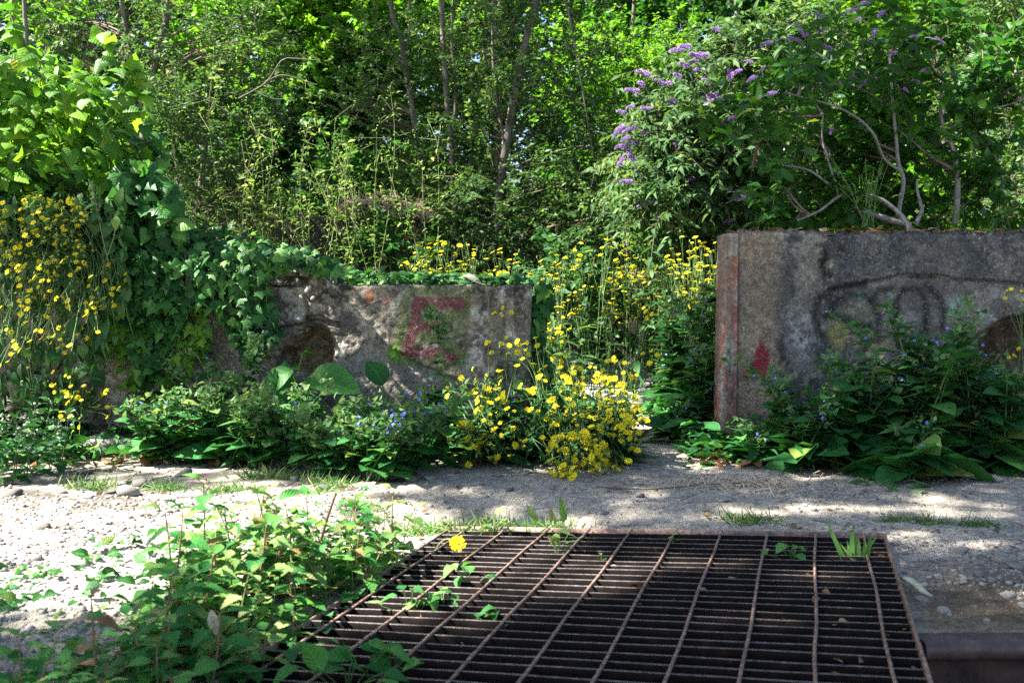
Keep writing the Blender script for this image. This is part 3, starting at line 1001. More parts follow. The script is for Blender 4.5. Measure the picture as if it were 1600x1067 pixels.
for k in range(10):
    b = Buf()
    u0 = .048 + k * (GWID - .096) / 9
    nn = 420
    ww = np.linspace(.0, GLEN - .02, nn)
    kink = rg.uniform(.15, 1.0)
    c = np.array([gpt(u0, w, .0016) for w in ww]) + GU * (.0016 * np.sin(ww * 11 + k) + rg.normal(0, .0022) * np.abs(ww - kink) / .5 + .002 * (fbm(np.stack([ww * 9, ww * 0 + k, ww * 0], -1), 12) - .5))[:, None] + GN * (.0012 * (fbm(np.stack([ww * 25, ww * 0 + k, ww * 0], -1), 13) - .4))[:, None]
    tw = ww / .052 * math.pi + k
    s = .0031
    ring = []
    for q in range(4):
        an = tw + q * math.pi / 2
        ring.append(c + s * (np.cos(an)[:, None] * GU + np.sin(an)[:, None] * GN))
    ring = np.stack(ring, 1)
    i = np.arange(nn - 1)[:, None] * 4
    j = np.arange(4)[None]
    kk = (j + 1) % 4
    b.add(ring.reshape(-1, 3), np.stack([i + j, i + kk, i + 4 + kk, i + 4 + j], -1).reshape(-1, 4)[:, ::-1])
    b.build('twisted_rod', M['rod'], grate, smooth=False)
for c0, u, v in ((gpt(-.002, -.003, .0025), GU * (GWID + .004), GW * .005), (gpt(-.003, .001, .0025), GU * .005, -GW * (GLEN)), (gpt(GWID - .002, .001, .0025), GU * .005, -GW * (GLEN))):
    b = Buf()
    box(b, c0, u, v, -GN * .042)
    o = b.build('edge_bar', M['rod'], grate, smooth=False)
    bv = o.modifiers.new('b', 'BEVEL')
    bv.width = .0012

# steel channel beam at the right of the grate
y1_, y0_ = G(1500, 990)[1], G(1500, 1010)[1]
beam = thing('steel_beam', 'rusty brown steel beam set in the ground right of the grate', 'beam', (G(1446, 1000)[0], y0_, 0))
b = Buf()
x0_, x1_ = G(1446, 1008)[0] - .0, 2.3
xx = np.linspace(x0_, x1_, 60)
prof = [(y1_, -.30), (y1_, -.004), (y1_ - .002, .003), (y1_ - .008, .005), (y0_ + .012, .005), (y0_ + .005, .003), (y0_ + .001, -.002), (y0_, -.009), (y0_, -.018), (y0_ + .004, -.024), (y0_ + .02, -.026), (y0_ + .024, -.032), (y0_ + .024, -.30)]
prof = np.array(prof)
R_ = np.array([np.c_[np.full(len(prof), x), prof[:, 0] - .01 * (x - x0_), prof[:, 1] + .0012 * math.sin(9 * x)] for x in xx])
m_ = len(prof)
i = np.arange(59)[:, None] * m_
j = np.arange(m_ - 1)[None]
b.add(R_.reshape(-1, 3), np.stack([i + j, i + j + 1, i + m_ + j + 1, i + m_ + j], -1).reshape(-1, 4)[:, ::-1])
b.add(R_[0], np.array([(0, q, q + 1) for q in range(1, m_ - 1)]))
b.build('web_and_flange', M['beam'], beam, smooth=True)

# ================================================================== low plants
UP = np.array([0, 0, 1.0])


def gz(x, y):
    return float(ground_h(np.array([float(x)]), np.array([float(y)]))[0])


def rnd_dirs(rg, n, zmin=-1, zmax=1):
    z = rg.uniform(zmin, zmax, n)
    a = rg.uniform(0, 2 * math.pi, n)
    r = np.sqrt(np.maximum(0, 1 - z * z))
    return np.stack([r * np.cos(a), r * np.sin(a), z], -1)


# ---- flower head meshes (shared)
def flower_mesh(name, mat, n=13, dia=1.0, notch=True, layers=2):
    b = Buf()
    rg = np.random.RandomState(n)
    for L in range(layers):
        k = n if L == 0 else n - 5
        R = dia * .5 * (1 if L == 0 else .68)
        for i in range(k):
            a = 2 * math.pi * (i + .5 * L) / k + rg.uniform(-.1, .1)
            r = R * rg.uniform(.88, 1.06)
            ca, sa = math.cos(a), math.sin(a)
            w = R * .145
            pts = [(.08 * r, -w * .4), (.08 * r, w * .4), (.6 * r, w), (r, w * .75), (r * .97, 0), (r, -w * .75), (.6 * r, -w)]
            zz = [0, 0, .06 * R + L * .08 * R, .10 * R + L * .2 * R, .1 * R + L * .2 * R, .10 * R + L * .2 * R, .06 * R + L * .08 * R]
            V = [(x * ca - y * sa, x * sa + y * ca, z + rg.uniform(-.02, .04) * R) for (x, y), z in zip(pts, zz)]
            b.add(V, np.array([(0, 1, 2), (0, 2, 6), (6, 2, 4), (2, 3, 4), (6, 4, 5)]), np.full((7, 3), [0, 0, rg.uniform(.3, 1)]))
    # centre and green cup
    k = 8
    an = np.arange(k) / k * 2 * math.pi
    R = dia * .1
    b.add(np.vstack([[0, 0, .14 * dia], np.c_[np.cos(an) * R, np.sin(an) * R, np.full(k, .07 * dia)]]), np.array([(0, 1 + i, 1 + (i + 1) % k) for i in range(k)]), np.zeros((k + 1, 3)))
    me = b.mesh(name, mat)
    return me


def cup(buf, p, d, s):
    tube(buf, np.array([p - d * s * .45, p - d * s * .2, p + d * s * .02]), [s * .05, s * .16, s * .2], 6)


YF = [flower_mesh('yellow_flower', M['petal'], n, 1.0) for n in (10, 11, 9)]
OF = flower_mesh('orange_flower', M['orange'], 17, 1.0)


def put_flower(parent, p, d, size, me, rg, name='flower'):
    o = bpy.data.objects.new(name, me)
    COL.objects.link(o)
    o.parent = parent
    base = Vector(parent['_o'])
    q = Vector(d).to_track_quat('Z', 'Y')
    from mathutils import Quaternion
    q = q @ Quaternion((0, 0, 1), rg.uniform(0, 6.28))
    o.rotation_mode = 'QUATERNION'
    o.rotation_quaternion = q
    o.location = Vector(p) - base
    o.scale = (size,) * 3
    return o


def hawk_plant(label, base, fl, rg, group=None, size=.0245, face=(-.25, -.6, .75), jitter=.5, nleaf=26, leaflen=.13, lift=.12, stemr=.0011, name='hawksbeard_plant', nbud=.6, leafm='hawk', stemm='stem'):
    """thin branching stems carrying yellow flower heads at the points fl"""
    t = thing(name, label, 'flowering plant', base, group)
    base = np.array(base, float)
    fl = np.asarray(fl)
    sb, lb = Buf(), Buf()
    order = np.argsort(fl[:, 0] + .6 * fl[:, 2] + rg.normal(0, .03, len(fl)))
    for ch in np.array_split(order, max(1, len(fl) // 4)):
        g = fl[ch]
        c = g.mean(0)
        b0 = base + rg.normal(0, .018, 3) * [1, 1, 0]
        node = b0 + (c - b0) * .68
        node[2] = max(node[2], min(c[2] - .03, b0[2] + .1)) + lift * .2
        mid = b0 * .5 + node * .5 + [0, 0, lift] + rg.normal(0, .02, 3)
        main = bez(b0, mid, node, 9)
        tube(sb, main, np.linspace(stemr * 1.8, stemr * 1.2, 9), 5)
        for q in g:
            d = norm(np.array(face) + rg.normal(0, jitter, 3) * [1, 1, .5])
            m2 = node * .45 + q * .55 - d * .02 + [0, 0, .012] + rg.normal(0, .01, 3)
            st = bez(node, m2, q - d * size * .15, 7)
            tube(sb, st, np.linspace(stemr, stemr * .75, 7), 4)
            cup(sb, q, d, size)
            put_flower(t, q, d, size * rg.uniform(.6, 1.18), YF[rg.randint(3)], rg)
            if rg.rand() < nbud:
                e = q + rg.normal(0, .018, 3) + [0, 0, -.01]
                tube(sb, bez(st[4], (st[4] + e) / 2 + [0, 0, .008], e, 5), stemr * .7, 4)
                tube(sb, np.array([e, e + [0, 0, size * .25], e + [0, 0, size * .5]]), [size * .12, size * .17, size * .05], 6)
        # small leaves along the main stem
        k = rg.randint(2, 9, 4)
        p = main[np.minimum(k, 8)]
        dd = rnd_dirs(rg, 4, -.2, .5)
        scatter(lb, LANCE, p, dd, UP + dd * .2, rg.uniform(.35, .8, 4) * leaflen, rg.rand(4), 1.0, rg)
    dd = rnd_dirs(rg, nleaf, .05, .9)
    hi_ = (fl[:, 2].mean() - base[2]) * .75 if nleaf >= 60 else 0
    scatter(lb, LANCE, base + rg.normal(0, .025 if not hi_ else .06, (nleaf, 3)) * [1, 1, .3] + np.stack([np.zeros(nleaf), np.zeros(nleaf), .01 + max(hi_, 0) * rg.rand(nleaf)], -1), dd, UP + .3 * rnd_dirs(rg, nleaf), rg.uniform(.7, 1.5, nleaf) * leaflen, rg.rand(nleaf), rg.uniform(.8, 1.4, nleaf), rg)
    sb.build('stems', M[stemm], t)
    lb.build('leaves', M[leafm], t)
    return t


def sample_regions(regs, rg):
    out = []
    for cx, cy, rx, ry, n, Yd in regs:
        a, r = rg.uniform(0, 6.283, n), np.sqrt(rg.rand(n))
        for x, y in zip(cx + rx * r * np.cos(a), cy + ry * r * np.sin(a)):
            out.append(P(x, y, Yd + rg.normal(0, .07)))
    return np.array(out)


rg = np.random.RandomState(11)
# ---- central clump at the end of the E wall
fl = sample_regions([(745, 605, 62, 34, 22, 3.36), (790, 650, 88, 50, 64, 3.22), (755, 690, 74, 40, 28, 3.14), (850, 565, 45, 40, 26, 3.42), (925, 640, 74, 58, 130, 3.2), (955, 690, 44, 52, 85, 3.12), (905, 708, 48, 42, 80, 3.05), (885, 748, 30, 20, 24, 3.0),
                     (985, 620, 22, 36, 14, 3.25), (785, 487, 28, 7, 4, 3.6), (800, 545, 48, 20, 14, 3.5), (960, 580, 48, 24, 14, 3.5), (890, 590, 50, 30, 20, 3.42), (1010, 490, 12, 8, 3, 3.6), (1015, 560, 14, 14, 5, 3.5), (665, 725, 14, 8, 3, 3.15), (1000, 660, 14, 20, 8, 3.2)], rg)
fl[:, 2] = np.maximum(fl[:, 2], .02)
bases = [G(755, 722), G(800, 712), G(830, 722), G(862, 716), G(895, 722), G(930, 718), G(880, 700), G(955, 722)]
lab = ['yellow hawksbeard leftmost in the clump before the letter wall, loose and open', 'yellow hawksbeard below the letter E, right of the leftmost one', 'yellow hawksbeard in front of the right end of the letter wall',
       'yellow hawksbeard in front of the letter wall corner', 'densely flowering yellow hawksbeard sprawling onto the gravel track', 'yellow hawksbeard in front of the gap with its heads leaning right',
       'tall yellow hawksbeard beside the corner of the letter wall', 'yellow hawksbeard rightmost in the clump, hanging over the path']
B_ = np.array(bases)
asg = np.argmin(np.abs(fl[:, None, 0] - B_[None, :, 0]) + .35 * np.abs(fl[:, None, 1] - B_[None, :, 1]) + rg.normal(0, .05, (len(fl), len(B_))), 1)
for i, b in enumerate(bases):
    if (asg == i).sum() > 3:
        hawk_plant(lab[i], (b[0], b[1], gz(b[0], b[1])), fl[asg == i], rg, 'yellow hawksbeard clump at the wall end', nleaf=34, leaflen=.15)

# ---- hawksbeard hanging over the left wall
fl = sample_regions([(60, 335, 78, 34, 100, 3.47), (60, 400, 78, 42, 110, 3.46), (105, 455, 85, 44, 66, 3.46), (45, 545, 65, 55, 36, 3.42), (150, 400, 50, 40, 14, 3.55), (50, 490, 55, 40, 12, 3.45), (165, 465, 40, 20, 8, 3.55), (110, 520, 45, 14, 5, 3.5), (180, 440, 24, 20, 5, 3.55), (-30, 380, 40, 60, 18, 3.5)], rg)
bases = [P(-30, 330, 3.75), P(30, 318, 3.75), P(80, 316, 3.75), P(130, 330, 3.75), P(170, 356, 3.75)]
B_ = np.array(bases)
asg = np.argmin(np.abs(fl[:, None, 0] - B_[None, :, 0]) + rg.normal(0, .06, (len(fl), len(B_))), 1)
lab = ['yellow hawksbeard hanging at the left edge of the picture', 'yellow hawksbeard trailing down the left wall beside the edge one', 'thick yellow hawksbeard hanging below the bright climber', 'yellow hawksbeard hanging down the left wall beside the grey spike', 'sparse yellow hawksbeard nearest the ivy on the left wall']
for i, b in enumerate(bases):
    hawk_plant(lab[i], b - [0, 0, .02], fl[asg == i], rg, 'yellow hawksbeard hanging over the left wall', nleaf=24, leaflen=.16, lift=.05, size=.021)
fl = sample_regions([(112, 605, 32, 28, 22, 3.42), (105, 660, 24, 22, 9, 3.38), (165, 640, 14, 30, 6, 3.42)], rg)
b = G(115, 692)
hawk_plant('small yellow hawksbeard growing low at the foot of the left wall', (b[0], b[1], 0), fl, rg, None, nleaf=14, leaflen=.09, size=.02)
# hanging long leaves below those flowers
t = thing('trailing_weed', 'curtain of long dark drooping leaves hanging down the far left of the wall', 'weed', P(60, 380, 3.66))
lb, sb = Buf(), Buf()
n = 760
x, y = rg.uniform(-80, 200, n), 300 + 330 * rg.rand(n) ** 1.1
keep = y < np.interp(x, [-80, 90, 140, 200], [690, 680, 620, 470])
pts = np.array([P(a, c, 3.62 - .12 * rg.rand()) for a, c in zip(x[keep], y[keep])])
n = len(pts)
dd = norm(np.array([0, -.25, -1]) + rg.normal(0, .35, (n, 3)))
scatter(lb, LANCE + OVATE[:2], pts, dd, np.array([0, -1, .5]) + rg.normal(0, .6, (n, 3)), rg.uniform(.03, .08, n), rg.rand(n), 1.0, rg)
for k in range(34):
    x = rg.uniform(-60, 190)
    a = P(x, 310 + 60 * rg.rand(), 3.66)
    c = P(x + rg.uniform(-25, 25), rg.uniform(480, 640), 3.55)
    tube(sb, bez(a, (a + c) / 2 + [rg.normal(0, .03), -.1, 0], c, 8), .0016, 4)
lb.build('leaves', M['hawk'], t)
sb.build('stems', M['stem'], t)

# ---- far hawksbeard beyond the gap and behind the letter wall
def far_group(regs, nplants, labels, group, face=(0, -.1, 1)):
    fl = sample_regions(regs, rg)
    xx_, _ = proj(fl)
    o = np.argsort(xx_ + 400 * (fl[:, 1] > 5.45) * np.clip(xx_ - 930, 0, 1) * 0)
    o = np.concatenate([o[(fl[o, 1] < 5.45) & (xx_[o] < 990)], o[fl[o, 1] >= 5.45], o[(fl[o, 1] < 5.45) & (xx_[o] >= 990)]])
    for i, ch in enumerate(np.array_split(o, nplants)):
        g = fl[ch]
        c = g.mean(0)
        b = np.array([c[0] + rg.normal(0, .03), c[1], 0])
        b[2] = gz(b[0], b[1])
        hawk_plant(labels[i % len(labels)], b, g, rg, group, size=.028 if c[1] < 5.45 else .034, face=face, jitter=.35, nleaf=60 if c[1] < 5.45 else 14, leaflen=.08, lift=.06, stemr=.001, leafm='pale' if c[0] < .3 and i % 2 else 'hawk', stemm='stem')


far_group([(1085, 408, 44, 42, 80, 4.7), (1005, 412, 48, 36, 70, 5.8), (985, 462, 54, 46, 90, 5.8), (1078, 460, 32, 44, 26, 4.6), (892, 440, 38, 52, 44, 5.0), (940, 395, 40, 25, 14, 5.4), (865, 490, 30, 55, 36, 4.5), (1090, 455, 34, 45, 34, 4.4), (850, 420, 28, 28, 14, 5.0)], 12,
          ['tall yellow flowers behind the gap, first from the letter wall', 'tall yellow flowers behind the gap, second from the letter wall', 'tall yellow flowers behind the gap, third from the letter wall', 'tall yellow flowers left of the dark block beyond the gap', 'tall yellow flowers at the left edge of the dark block', 'tall yellow flowers before the left part of the dark block', 'tall yellow flowers before the middle of the dark block', 'tall yellow flowers before the right part of the dark block', 'tall yellow flowers at the right edge of the dark block', 'tall yellow flowers below the buddleia, right of the dark block', 'tall yellow flowers third nearest the timber post', 'tall yellow flowers beside the timber post and railing'], 'tall yellow flowers beyond the gap')
far_group([(690, 402, 60, 28, 60, 5.0), (770, 410, 50, 26, 36, 4.9), (640, 400, 20, 20, 8, 5.1)], 4, ['yellow flowers behind the letter wall, beside the pale weeds', 'yellow flowers behind the letter wall at the left tree foot', 'yellow flowers behind the letter wall between the tree trunks', 'yellow flowers behind the right end of the letter wall'], 'yellow flowers behind the letter wall')
fl = np.array([P(x, y, 3.4) for x, y in ((1572, 456), (1580, 452), (1570, 466), (1596, 455), (1576, 558), (1592, 545), (1594, 590), (1600, 470), (1625, 480), (1585, 556))])
hawk_plant('sprig of yellow flowers at the right edge before the dark wall', G(1610, 740) + [0, 0, 0], fl, rg, None, nleaf=10, size=.02)

# ---- ivy --------------------------------------------------------------
def ivy(label, pts, d, n, size, mat, seed, stems=(), name='ivy', tm=IVY, lo=0, hi=1, cat='ivy'):
    rg = np.random.RandomState(seed)
    t = thing(name, label, cat, pts.mean(0) * [1, 1, 1])
    lb = Buf()
    k = len(pts)
    scatter(lb, tm, pts, d, n, size * rg.uniform(.6, 1.25, k), lo + (hi - lo) * rg.rand(k) ** 1.3, rg.uniform(.9, 1.15, k), rg)
    lb.build('leaves', mat, t)
    if len(stems):
        sb = Buf()
        for s in stems:
            tube(sb, s, .0018, 5)
        sb.build('stems', M['twig'], t)
    return t


def poly_points(poly, n, seed):
    rg = np.random.RandomState(seed)
    poly_ = np.array(poly)
    lo, hi = poly_.min(0), poly_.max(0)
    x, y = rg.uniform(lo[0], hi[0], n * 4), rg.uniform(lo[1], hi[1], n * 4)
    m = inpoly(x, y, poly)
    return x[m][:n], y[m][:n]


# mat over the broken, higher part of the left wall
x, y = poly_points([(120, 400), (150, 372), (240, 352), (330, 350), (420, 372), (520, 398), (540, 420), (520, 432), (470, 412), (420, 428), (430, 520), (420, 545), (390, 560), (330, 480), (300, 470), (260, 560), (220, 610), (190, 500), (130, 470)], 1350, 21)
r = rg.rand(len(x))
pts = np.array([P(a, b, 3.70 - .09 * c + (.25 * max(0, (400 - b) / 60) if b < 400 else 0)) for a, b, c in zip(x, y, r)])
n = len(pts)
top = np.clip((405 - y) / 40, 0, 1)[:, None]
dd = norm(np.stack([rg.normal(0, .7, n), -.3 + rg.normal(0, .3, n), -.8 + rg.normal(0, .4, n) + .5 * top[:, 0]], -1))
ivy('dark green ivy mat spilling over the broken top of the left wall', pts, dd, np.array([0, -.75, .6]) + top * [0, .2, .5] + rg.normal(0, .5, (n, 3)), .046, M['ivy'], 22, [bez(P(a, 390, 3.7), P(a + rg.normal(0, 8), 440, 3.6), P(a + rg.normal(0, 15), 500, 3.7), 8) for a in rg.uniform(200, 420, 14)])
# strip of ivy on the flat top
x = rg.uniform(505, 830, 620)
zz = rg.rand(620)
pts = np.stack([(x - 800) / F * 3.8, 3.765 + .28 * rg.rand(620), .613 + .045 * zz * np.interp(x, [505, 560, 700, 780, 830], [1.7, 1.2, .9, .8, .5])], -1)
n = 620
dd = norm(np.stack([rg.normal(0, .8, n), -.5 + rg.normal(0, .5, n), rg.normal(-.1, .35, n)], -1))
ivy('row of small ivy leaves creeping along the flat wall top above the letter E', pts, dd, np.array([0, -.35, .85]) + rg.normal(0, .35, (n, 3)), .04, M['ivy'], 23)
# hanging down the end
n = 230
y = rg.uniform(440, 640, n)
pts = np.array([P(834 + rg.normal(6, 7) + 6 * math.sin(b / 22), b, 3.76 + .22 * rg.rand()) for b in y])
pts[:, 0] = np.maximum(pts[:, 0], LX1 + .006)
dd = norm(np.stack([.3 + rg.normal(0, .5, n), rg.normal(-.2, .4, n), -.9 + rg.normal(0, .3, n)], -1))
ivy('ivy hanging down the end face of the letter wall', pts, dd, np.array([.5, -.7, .3]) + rg.normal(0, .4, (n, 3)), .05, M['ivy'], 24)
# loose strands over the bare wall
pts, st = [], []
for x0, y0, x1, y1 in ((202, 430, 188, 560), (212, 440, 200, 600), (180, 470, 176, 540), (240, 440, 236, 560), (265, 450, 262, 620), (225, 440, 222, 690), (290, 470, 296, 600), (152, 500, 150, 560), (170, 420, 182, 500), (312, 480, 318, 560)):
    s = bez(P(x0, y0, 3.7), P((x0 + x1) / 2 + rg.normal(0, 8), (y0 + y1) / 2, 3.66), P(x1, y1, 3.71), 14)
    st.append(s)
    for q in s:
        for _ in range(2):
            pts.append(q + rg.normal(0, .016, 3) + [0, -.015, 0])
pts = np.array(pts)
n = len(pts)
dd = norm(np.stack([rg.normal(0, .7, n), -.35 + rg.normal(0, .3, n), -.7 + rg.normal(0, .3, n)], -1))
ivy('loose ivy strands dangling over the bare stretch of the left wall', pts, dd, np.array([0, -.9, .4]) + rg.normal(0, .35, (n, 3)), .044, M['ivybright'], 25, st, lo=.2, hi=.85)

# ---- big bright climber at the left -----------------------------------
t = thing('climbing_bush', 'big sunlit climber with broad bright green leaves at the upper left', 'climber', (-2.0, 3.95, .5))
lb, ib, sb = Buf(), Buf(), Buf()
n = 3300
ub = rnd_dirs(rg, n, -.5, 1)
r = .72 + .33 * rg.rand(n)
ctr, rad = np.array([-2.05, 4.0, 1.04]), np.array([.58, .48, .50])
pts = ctr + ub * rad * r[:, None] * (1 + .35 * (fbm(ub * 3.2, 111) - .5))[:, None]
pts[:, 2] += .12 * (fbm(pts * 3, 112) - .5)
x, y = proj(pts)
low = rg.rand(n) < np.where(y > 300, .5, 0)
dd = norm(ub * [.6, .6, .1] + np.array([0.1, -.3, -.45]) + rg.normal(0, .4, (n, 3)))
nn = ub * .5 + UP * .8 + rg.normal(0, .4, (n, 3))
right = pts[:, 0] > -1.52
sz = rg.uniform(.035, .085, n)
scatter(lb, HEART + IVY, pts[~right], dd[~right], nn[~right], sz[~right], rg.rand((~right).sum()) ** .8, rg.uniform(.9, 1.15, (~right).sum()), rg)
n = 330
x, y = poly_points([(170, 270), (230, 245), (270, 290), (285, 365), (230, 385), (175, 350)], n, 28)
p2 = np.array([P(a, b, 3.65 + .2 * rg.rand()) for a, b in zip(x, y)])
n = len(p2)
dd = norm(np.array([.3, -.4, -.7]) + rg.normal(0, .45, (n, 3)))
scatter(ib, IVY + HEART, np.vstack([p2, pts[right]]), np.vstack([dd, norm(np.array([.3, -.4, -.6]) + rg.normal(0, .4, (right.sum(), 3)))]), np.array([.3, -.6, .6]) + rg.normal(0, .4, (n + right.sum(), 3)), rg.uniform(.04, .075, n + right.sum()), rg.rand(n + right.sum()), 1.0, rg)
for k in range(46):
    a = ctr + rnd_dirs(rg, 1, -.6, .2)[0] * rad * .5
    c = ctr + rnd_dirs(rg, 1, .1, 1)[0] * rad * rg.uniform(1.0, 1.12)
    tube(sb, bez(a, (a + c) / 2 + rg.normal(0, .08, 3), c, 8), .0022, 5)
lb.build('sunlit_leaves', M['ivybright'], t)  # sunlight on the climber put into a lighter leaf colour
ib.build('lower_leaves', M['ivy'], t)  # shade on its right side put into the darker ivy colour
sb.build('stems', M['palestem'], t)
# long shoots with hanging heart leaves reaching right
t = thing('bindweed', 'bindweed shoots with heart shaped leaves reaching right from the bright climber', 'climber', P(180, 250, 3.75))
lb, sb = Buf(), Buf()
for pth in ([(120, 190), (160, 120), (205, 105), (228, 150)], [(110, 150), (165, 95), (175, 60), (150, 40)], [(150, 240), (190, 170), (215, 150), (222, 190)], [(60, 130), (30, 60), (15, 20)], [(150, 200), (185, 150), (205, 120), (215, 100)]):
    s = smoothpath([P(a, b, 3.7) for a, b in pth], 16)
    tube(sb, s, .002, 5)
    k = len(s)
    scatter(lb, HEART, s + rg.normal(0, .015, (k, 3)), norm(np.array([.3, -.3, -.5]) + rg.normal(0, .45, (k, 3))), np.array([.1, -.4, .9]) + rg.normal(0, .3, (k, 3)), rg.uniform(.04, .085, k), rg.rand(k) * .9, 1.0, rg)
lb.build('leaves', M['ivybright'], t)
sb.build('stems', M['palestem'], t)
# grey flower spike and yellow leaf beside it
t = thing('seed_spike', 'grey woolly flower spike standing before the ivy, with one yellowed leaf', 'weed', P(150, 420, 3.5))
sb, lb, yb = Buf(), Buf(), Buf()
s = smoothpath([P(172, 420, 3.5), P(160, 370, 3.5), P(150, 320, 3.5), P(143, 292, 3.5)], 10)
tube(sb, s, .002, 5)
s2 = smoothpath([P(160, 420, 3.5), P(178, 370, 3.5), P(182, 330, 3.5)], 8)
tube(sb, s2, .0018, 5)
q = np.repeat(s[-3:], 30, 0) + rg.normal(0, .007, (90, 3))
scatter(lb, TINY, q, rnd_dirs(rg, 90), rnd_dirs(rg, 90), .014, rg.rand(90) * .5 + .5, 1, rg)
k = 9
scatter(lb, OVATE, s[np.arange(k) % 8], norm(rg.normal(0, .6, (k, 3)) + [0, -.3, -.2]), UP + rg.normal(0, .3, (k, 3)), .05, rg.rand(k) * .4, .8, rg)
scatter(yb, OVATE, np.array([P(182, 338, 3.48), P(186, 318, 3.5)]), np.array([[0, -.3, -1], [.1, -.3, .8]]), np.array([[.2, -1, 0], [0, -1, .3]]), [.05, .055], [.5, .05], .9)
lb.build('spike', M['alkpale'], t)
yb.build('yellow_leaves', M['mintgold'], t)
sb.build('stem', M['palestem'], t)

# ---- alkanet ----------------------------------------------------------
def blue_flowers(buf, pts, rg, s=.009):
    for p in pts:
        nrm = norm(np.array([0, -.5, .7]) + rg.normal(0, .4, 3))
        a = norm(np.cross(nrm, [0.3, .2, 1]))
        c = np.cross(nrm, a)
        ang = np.arange(5) / 5 * 6.283 + rg.rand()
        scatter(buf, TINY[:1], np.repeat(p[None], 5, 0), np.cos(ang)[:, None] * a + np.sin(ang)[:, None] * c, nrm, s * .75, rg.rand(5), 1.3)


def alkanet(label, base, h, lean, nst, rg, group=None, leaf=.09, pale=.5, flowers=10, spread=.5, big=6, name='alkanet_plant', stemmat='stem'):
    t = thing(name, label, 'plant', base, group)
    base = np.array(base, float)
    lb, pb_, fb, sb = Buf(), Buf(), Buf(), Buf()
    for k in range(nst):
        a = rg.uniform(0, 6.283)
        hh = h * (rg.uniform(.55, 1.05) if nst > 1 else 1.0)
        tip = base + np.array([math.cos(a) * spread * hh + lean[0] * hh, math.sin(a) * spread * hh * .8 + lean[1] * hh, hh])
        b0 = base + rg.normal(0, .02, 3) * [1, 1, 0]
        s = bez(b0, b0 * .6 + tip * .4 + [0, 0, hh * .25], tip, 12)
        tube(sb, s, np.linspace(.0035, .0016, 12), 6)
        nl = int(9 + hh * 22)
        tt = np.linspace(.12, 1, nl)
        p = np.stack([np.interp(tt, np.linspace(0, 1, 12), s[:, i]) for i in range(3)], -1)
        an = np.arange(nl) * 2.4 + a
        dd = np.stack([np.cos(an), np.sin(an), .25 + .2 * rg.rand(nl)], -1)
        sz = leaf * (1.15 - .68 * tt) * rg.uniform(.75, 1.2, nl)
        scatter(lb, OVATE, p, dd, UP + rg.normal(0, .22, (nl, 3)), sz, rg.rand(nl), rg.uniform(.85, 1.15, nl), rg)
        # side shoots near the top with pale downy bracts and flowers
        for j in range(3 + rg.randint(3)):
            q = p[-1 - rg.randint(min(6, nl))]
            e = q + norm(np.array([rg.normal(0, .8), rg.normal(-.1, .8), .8])) * rg.uniform(.02, .05)
            tube(sb, np.array([q, (q + e) / 2 + [0, 0, .004], e]), .0012, 4)
            m = int(14 * pale) + 4
            scatter(pb_, OVATE[:2] + TINY, e + rg.normal(0, .012, (m, 3)), rnd_dirs(rg, m, -.3, 1), rnd_dirs(rg, m), rg.uniform(.012, .03, m), rg.rand(m), .9, rg)
            if rg.rand() < .26:
                m = max(1, int(flowers / 6))
                blue_flowers(fb, e + rg.normal(0, .014, (m, 3)) + [0, -.008, .01], rg)
    dd = rnd_dirs(rg, big, .1, .8)
    scatter(lb, BIGLEAF, base + dd * .02 + [0, 0, .02], dd, UP + .5 * rnd_dirs(rg, big), rg.uniform(.9, 1.45, big) * leaf, rg.rand(big) * .8, 1.2, rg)
    lb.build('leaves', M['alk'], t)
    pb_.build('bracts', M['alkpale'], t)
    if fb.n:
        fb.build('flowers', M['blue'], t)
    sb.build('stems', M[stemmat], t)
    return t


AG = 'alkanet plants along the foot of the left wall'
specs = [(262, 705, .20, 'low alkanet with pale leaf tips leftmost at the foot of the left wall', .09, .5, 2), (310, 700, .26, 'leafy alkanet at the wall foot, second from the concrete slab', .10, .7, 2), (352, 708, .22, 'sunlit alkanet with pale downy tops below the broad leaves', .10, 1.2, 3),
         (405, 712, .20, 'pale downy alkanet in front of the wall, left of the big paired leaves', .09, 1.3, 3), (450, 715, .20, 'bushy alkanet in front of the hollow in the wall', .085, 1.2, 3), (500, 722, .17, 'low alkanet below the single broad leaf', .08, .6, 8), (545, 730, .15, 'low alkanet with fresh green leaves at the track edge', .085, .5, 6),
         (590, 738, .16, 'alkanet with bright blue flowers at the track edge', .08, .5, 30), (625, 730, .2, 'alkanet with blue flowers next to the yellow clump', .085, .4, 16), (660, 715, .2, 'dark leafy alkanet between the blue flowers and yellow clump', .09, .3, 4), (570, 705, .16, 'shaded alkanet behind the blue flowered one', .08, .6, 2)]
for px_, py_, h, lb_, lf, pl, fw in specs:
    b = G(px_, py_ + 20)
    alkanet(lb_, (b[0], b[1], gz(b[0], b[1])), h * 1.15, (rg.normal(0, .2), -.15), 6, rg, AG, lf, pl, fw, .6, 4)
for px_, py_, h, lb_ in ((15, 700, .27, 'dark weed at the foot of the left wall, nearest the left edge'), (75, 694, .24, 'dark weed at the foot of the left wall behind the dead nettles'), (150, 690, .2, 'dark weed at the foot of the left wall behind the slab'), (205, 688, .26, 'dark weed at the foot of the left wall right of the slab'), (245, 694, .3, 'dark weed under the loose ivy strands on the left wall')):
    b = G(px_, py_)
    alkanet(lb_, (b[0], b[1], gz(b[0], b[1])), h, (0, 0), 6, rg, 'dark weeds along the foot of the left wall', .075, .15, 0, .45, 3, name='tall_weed')
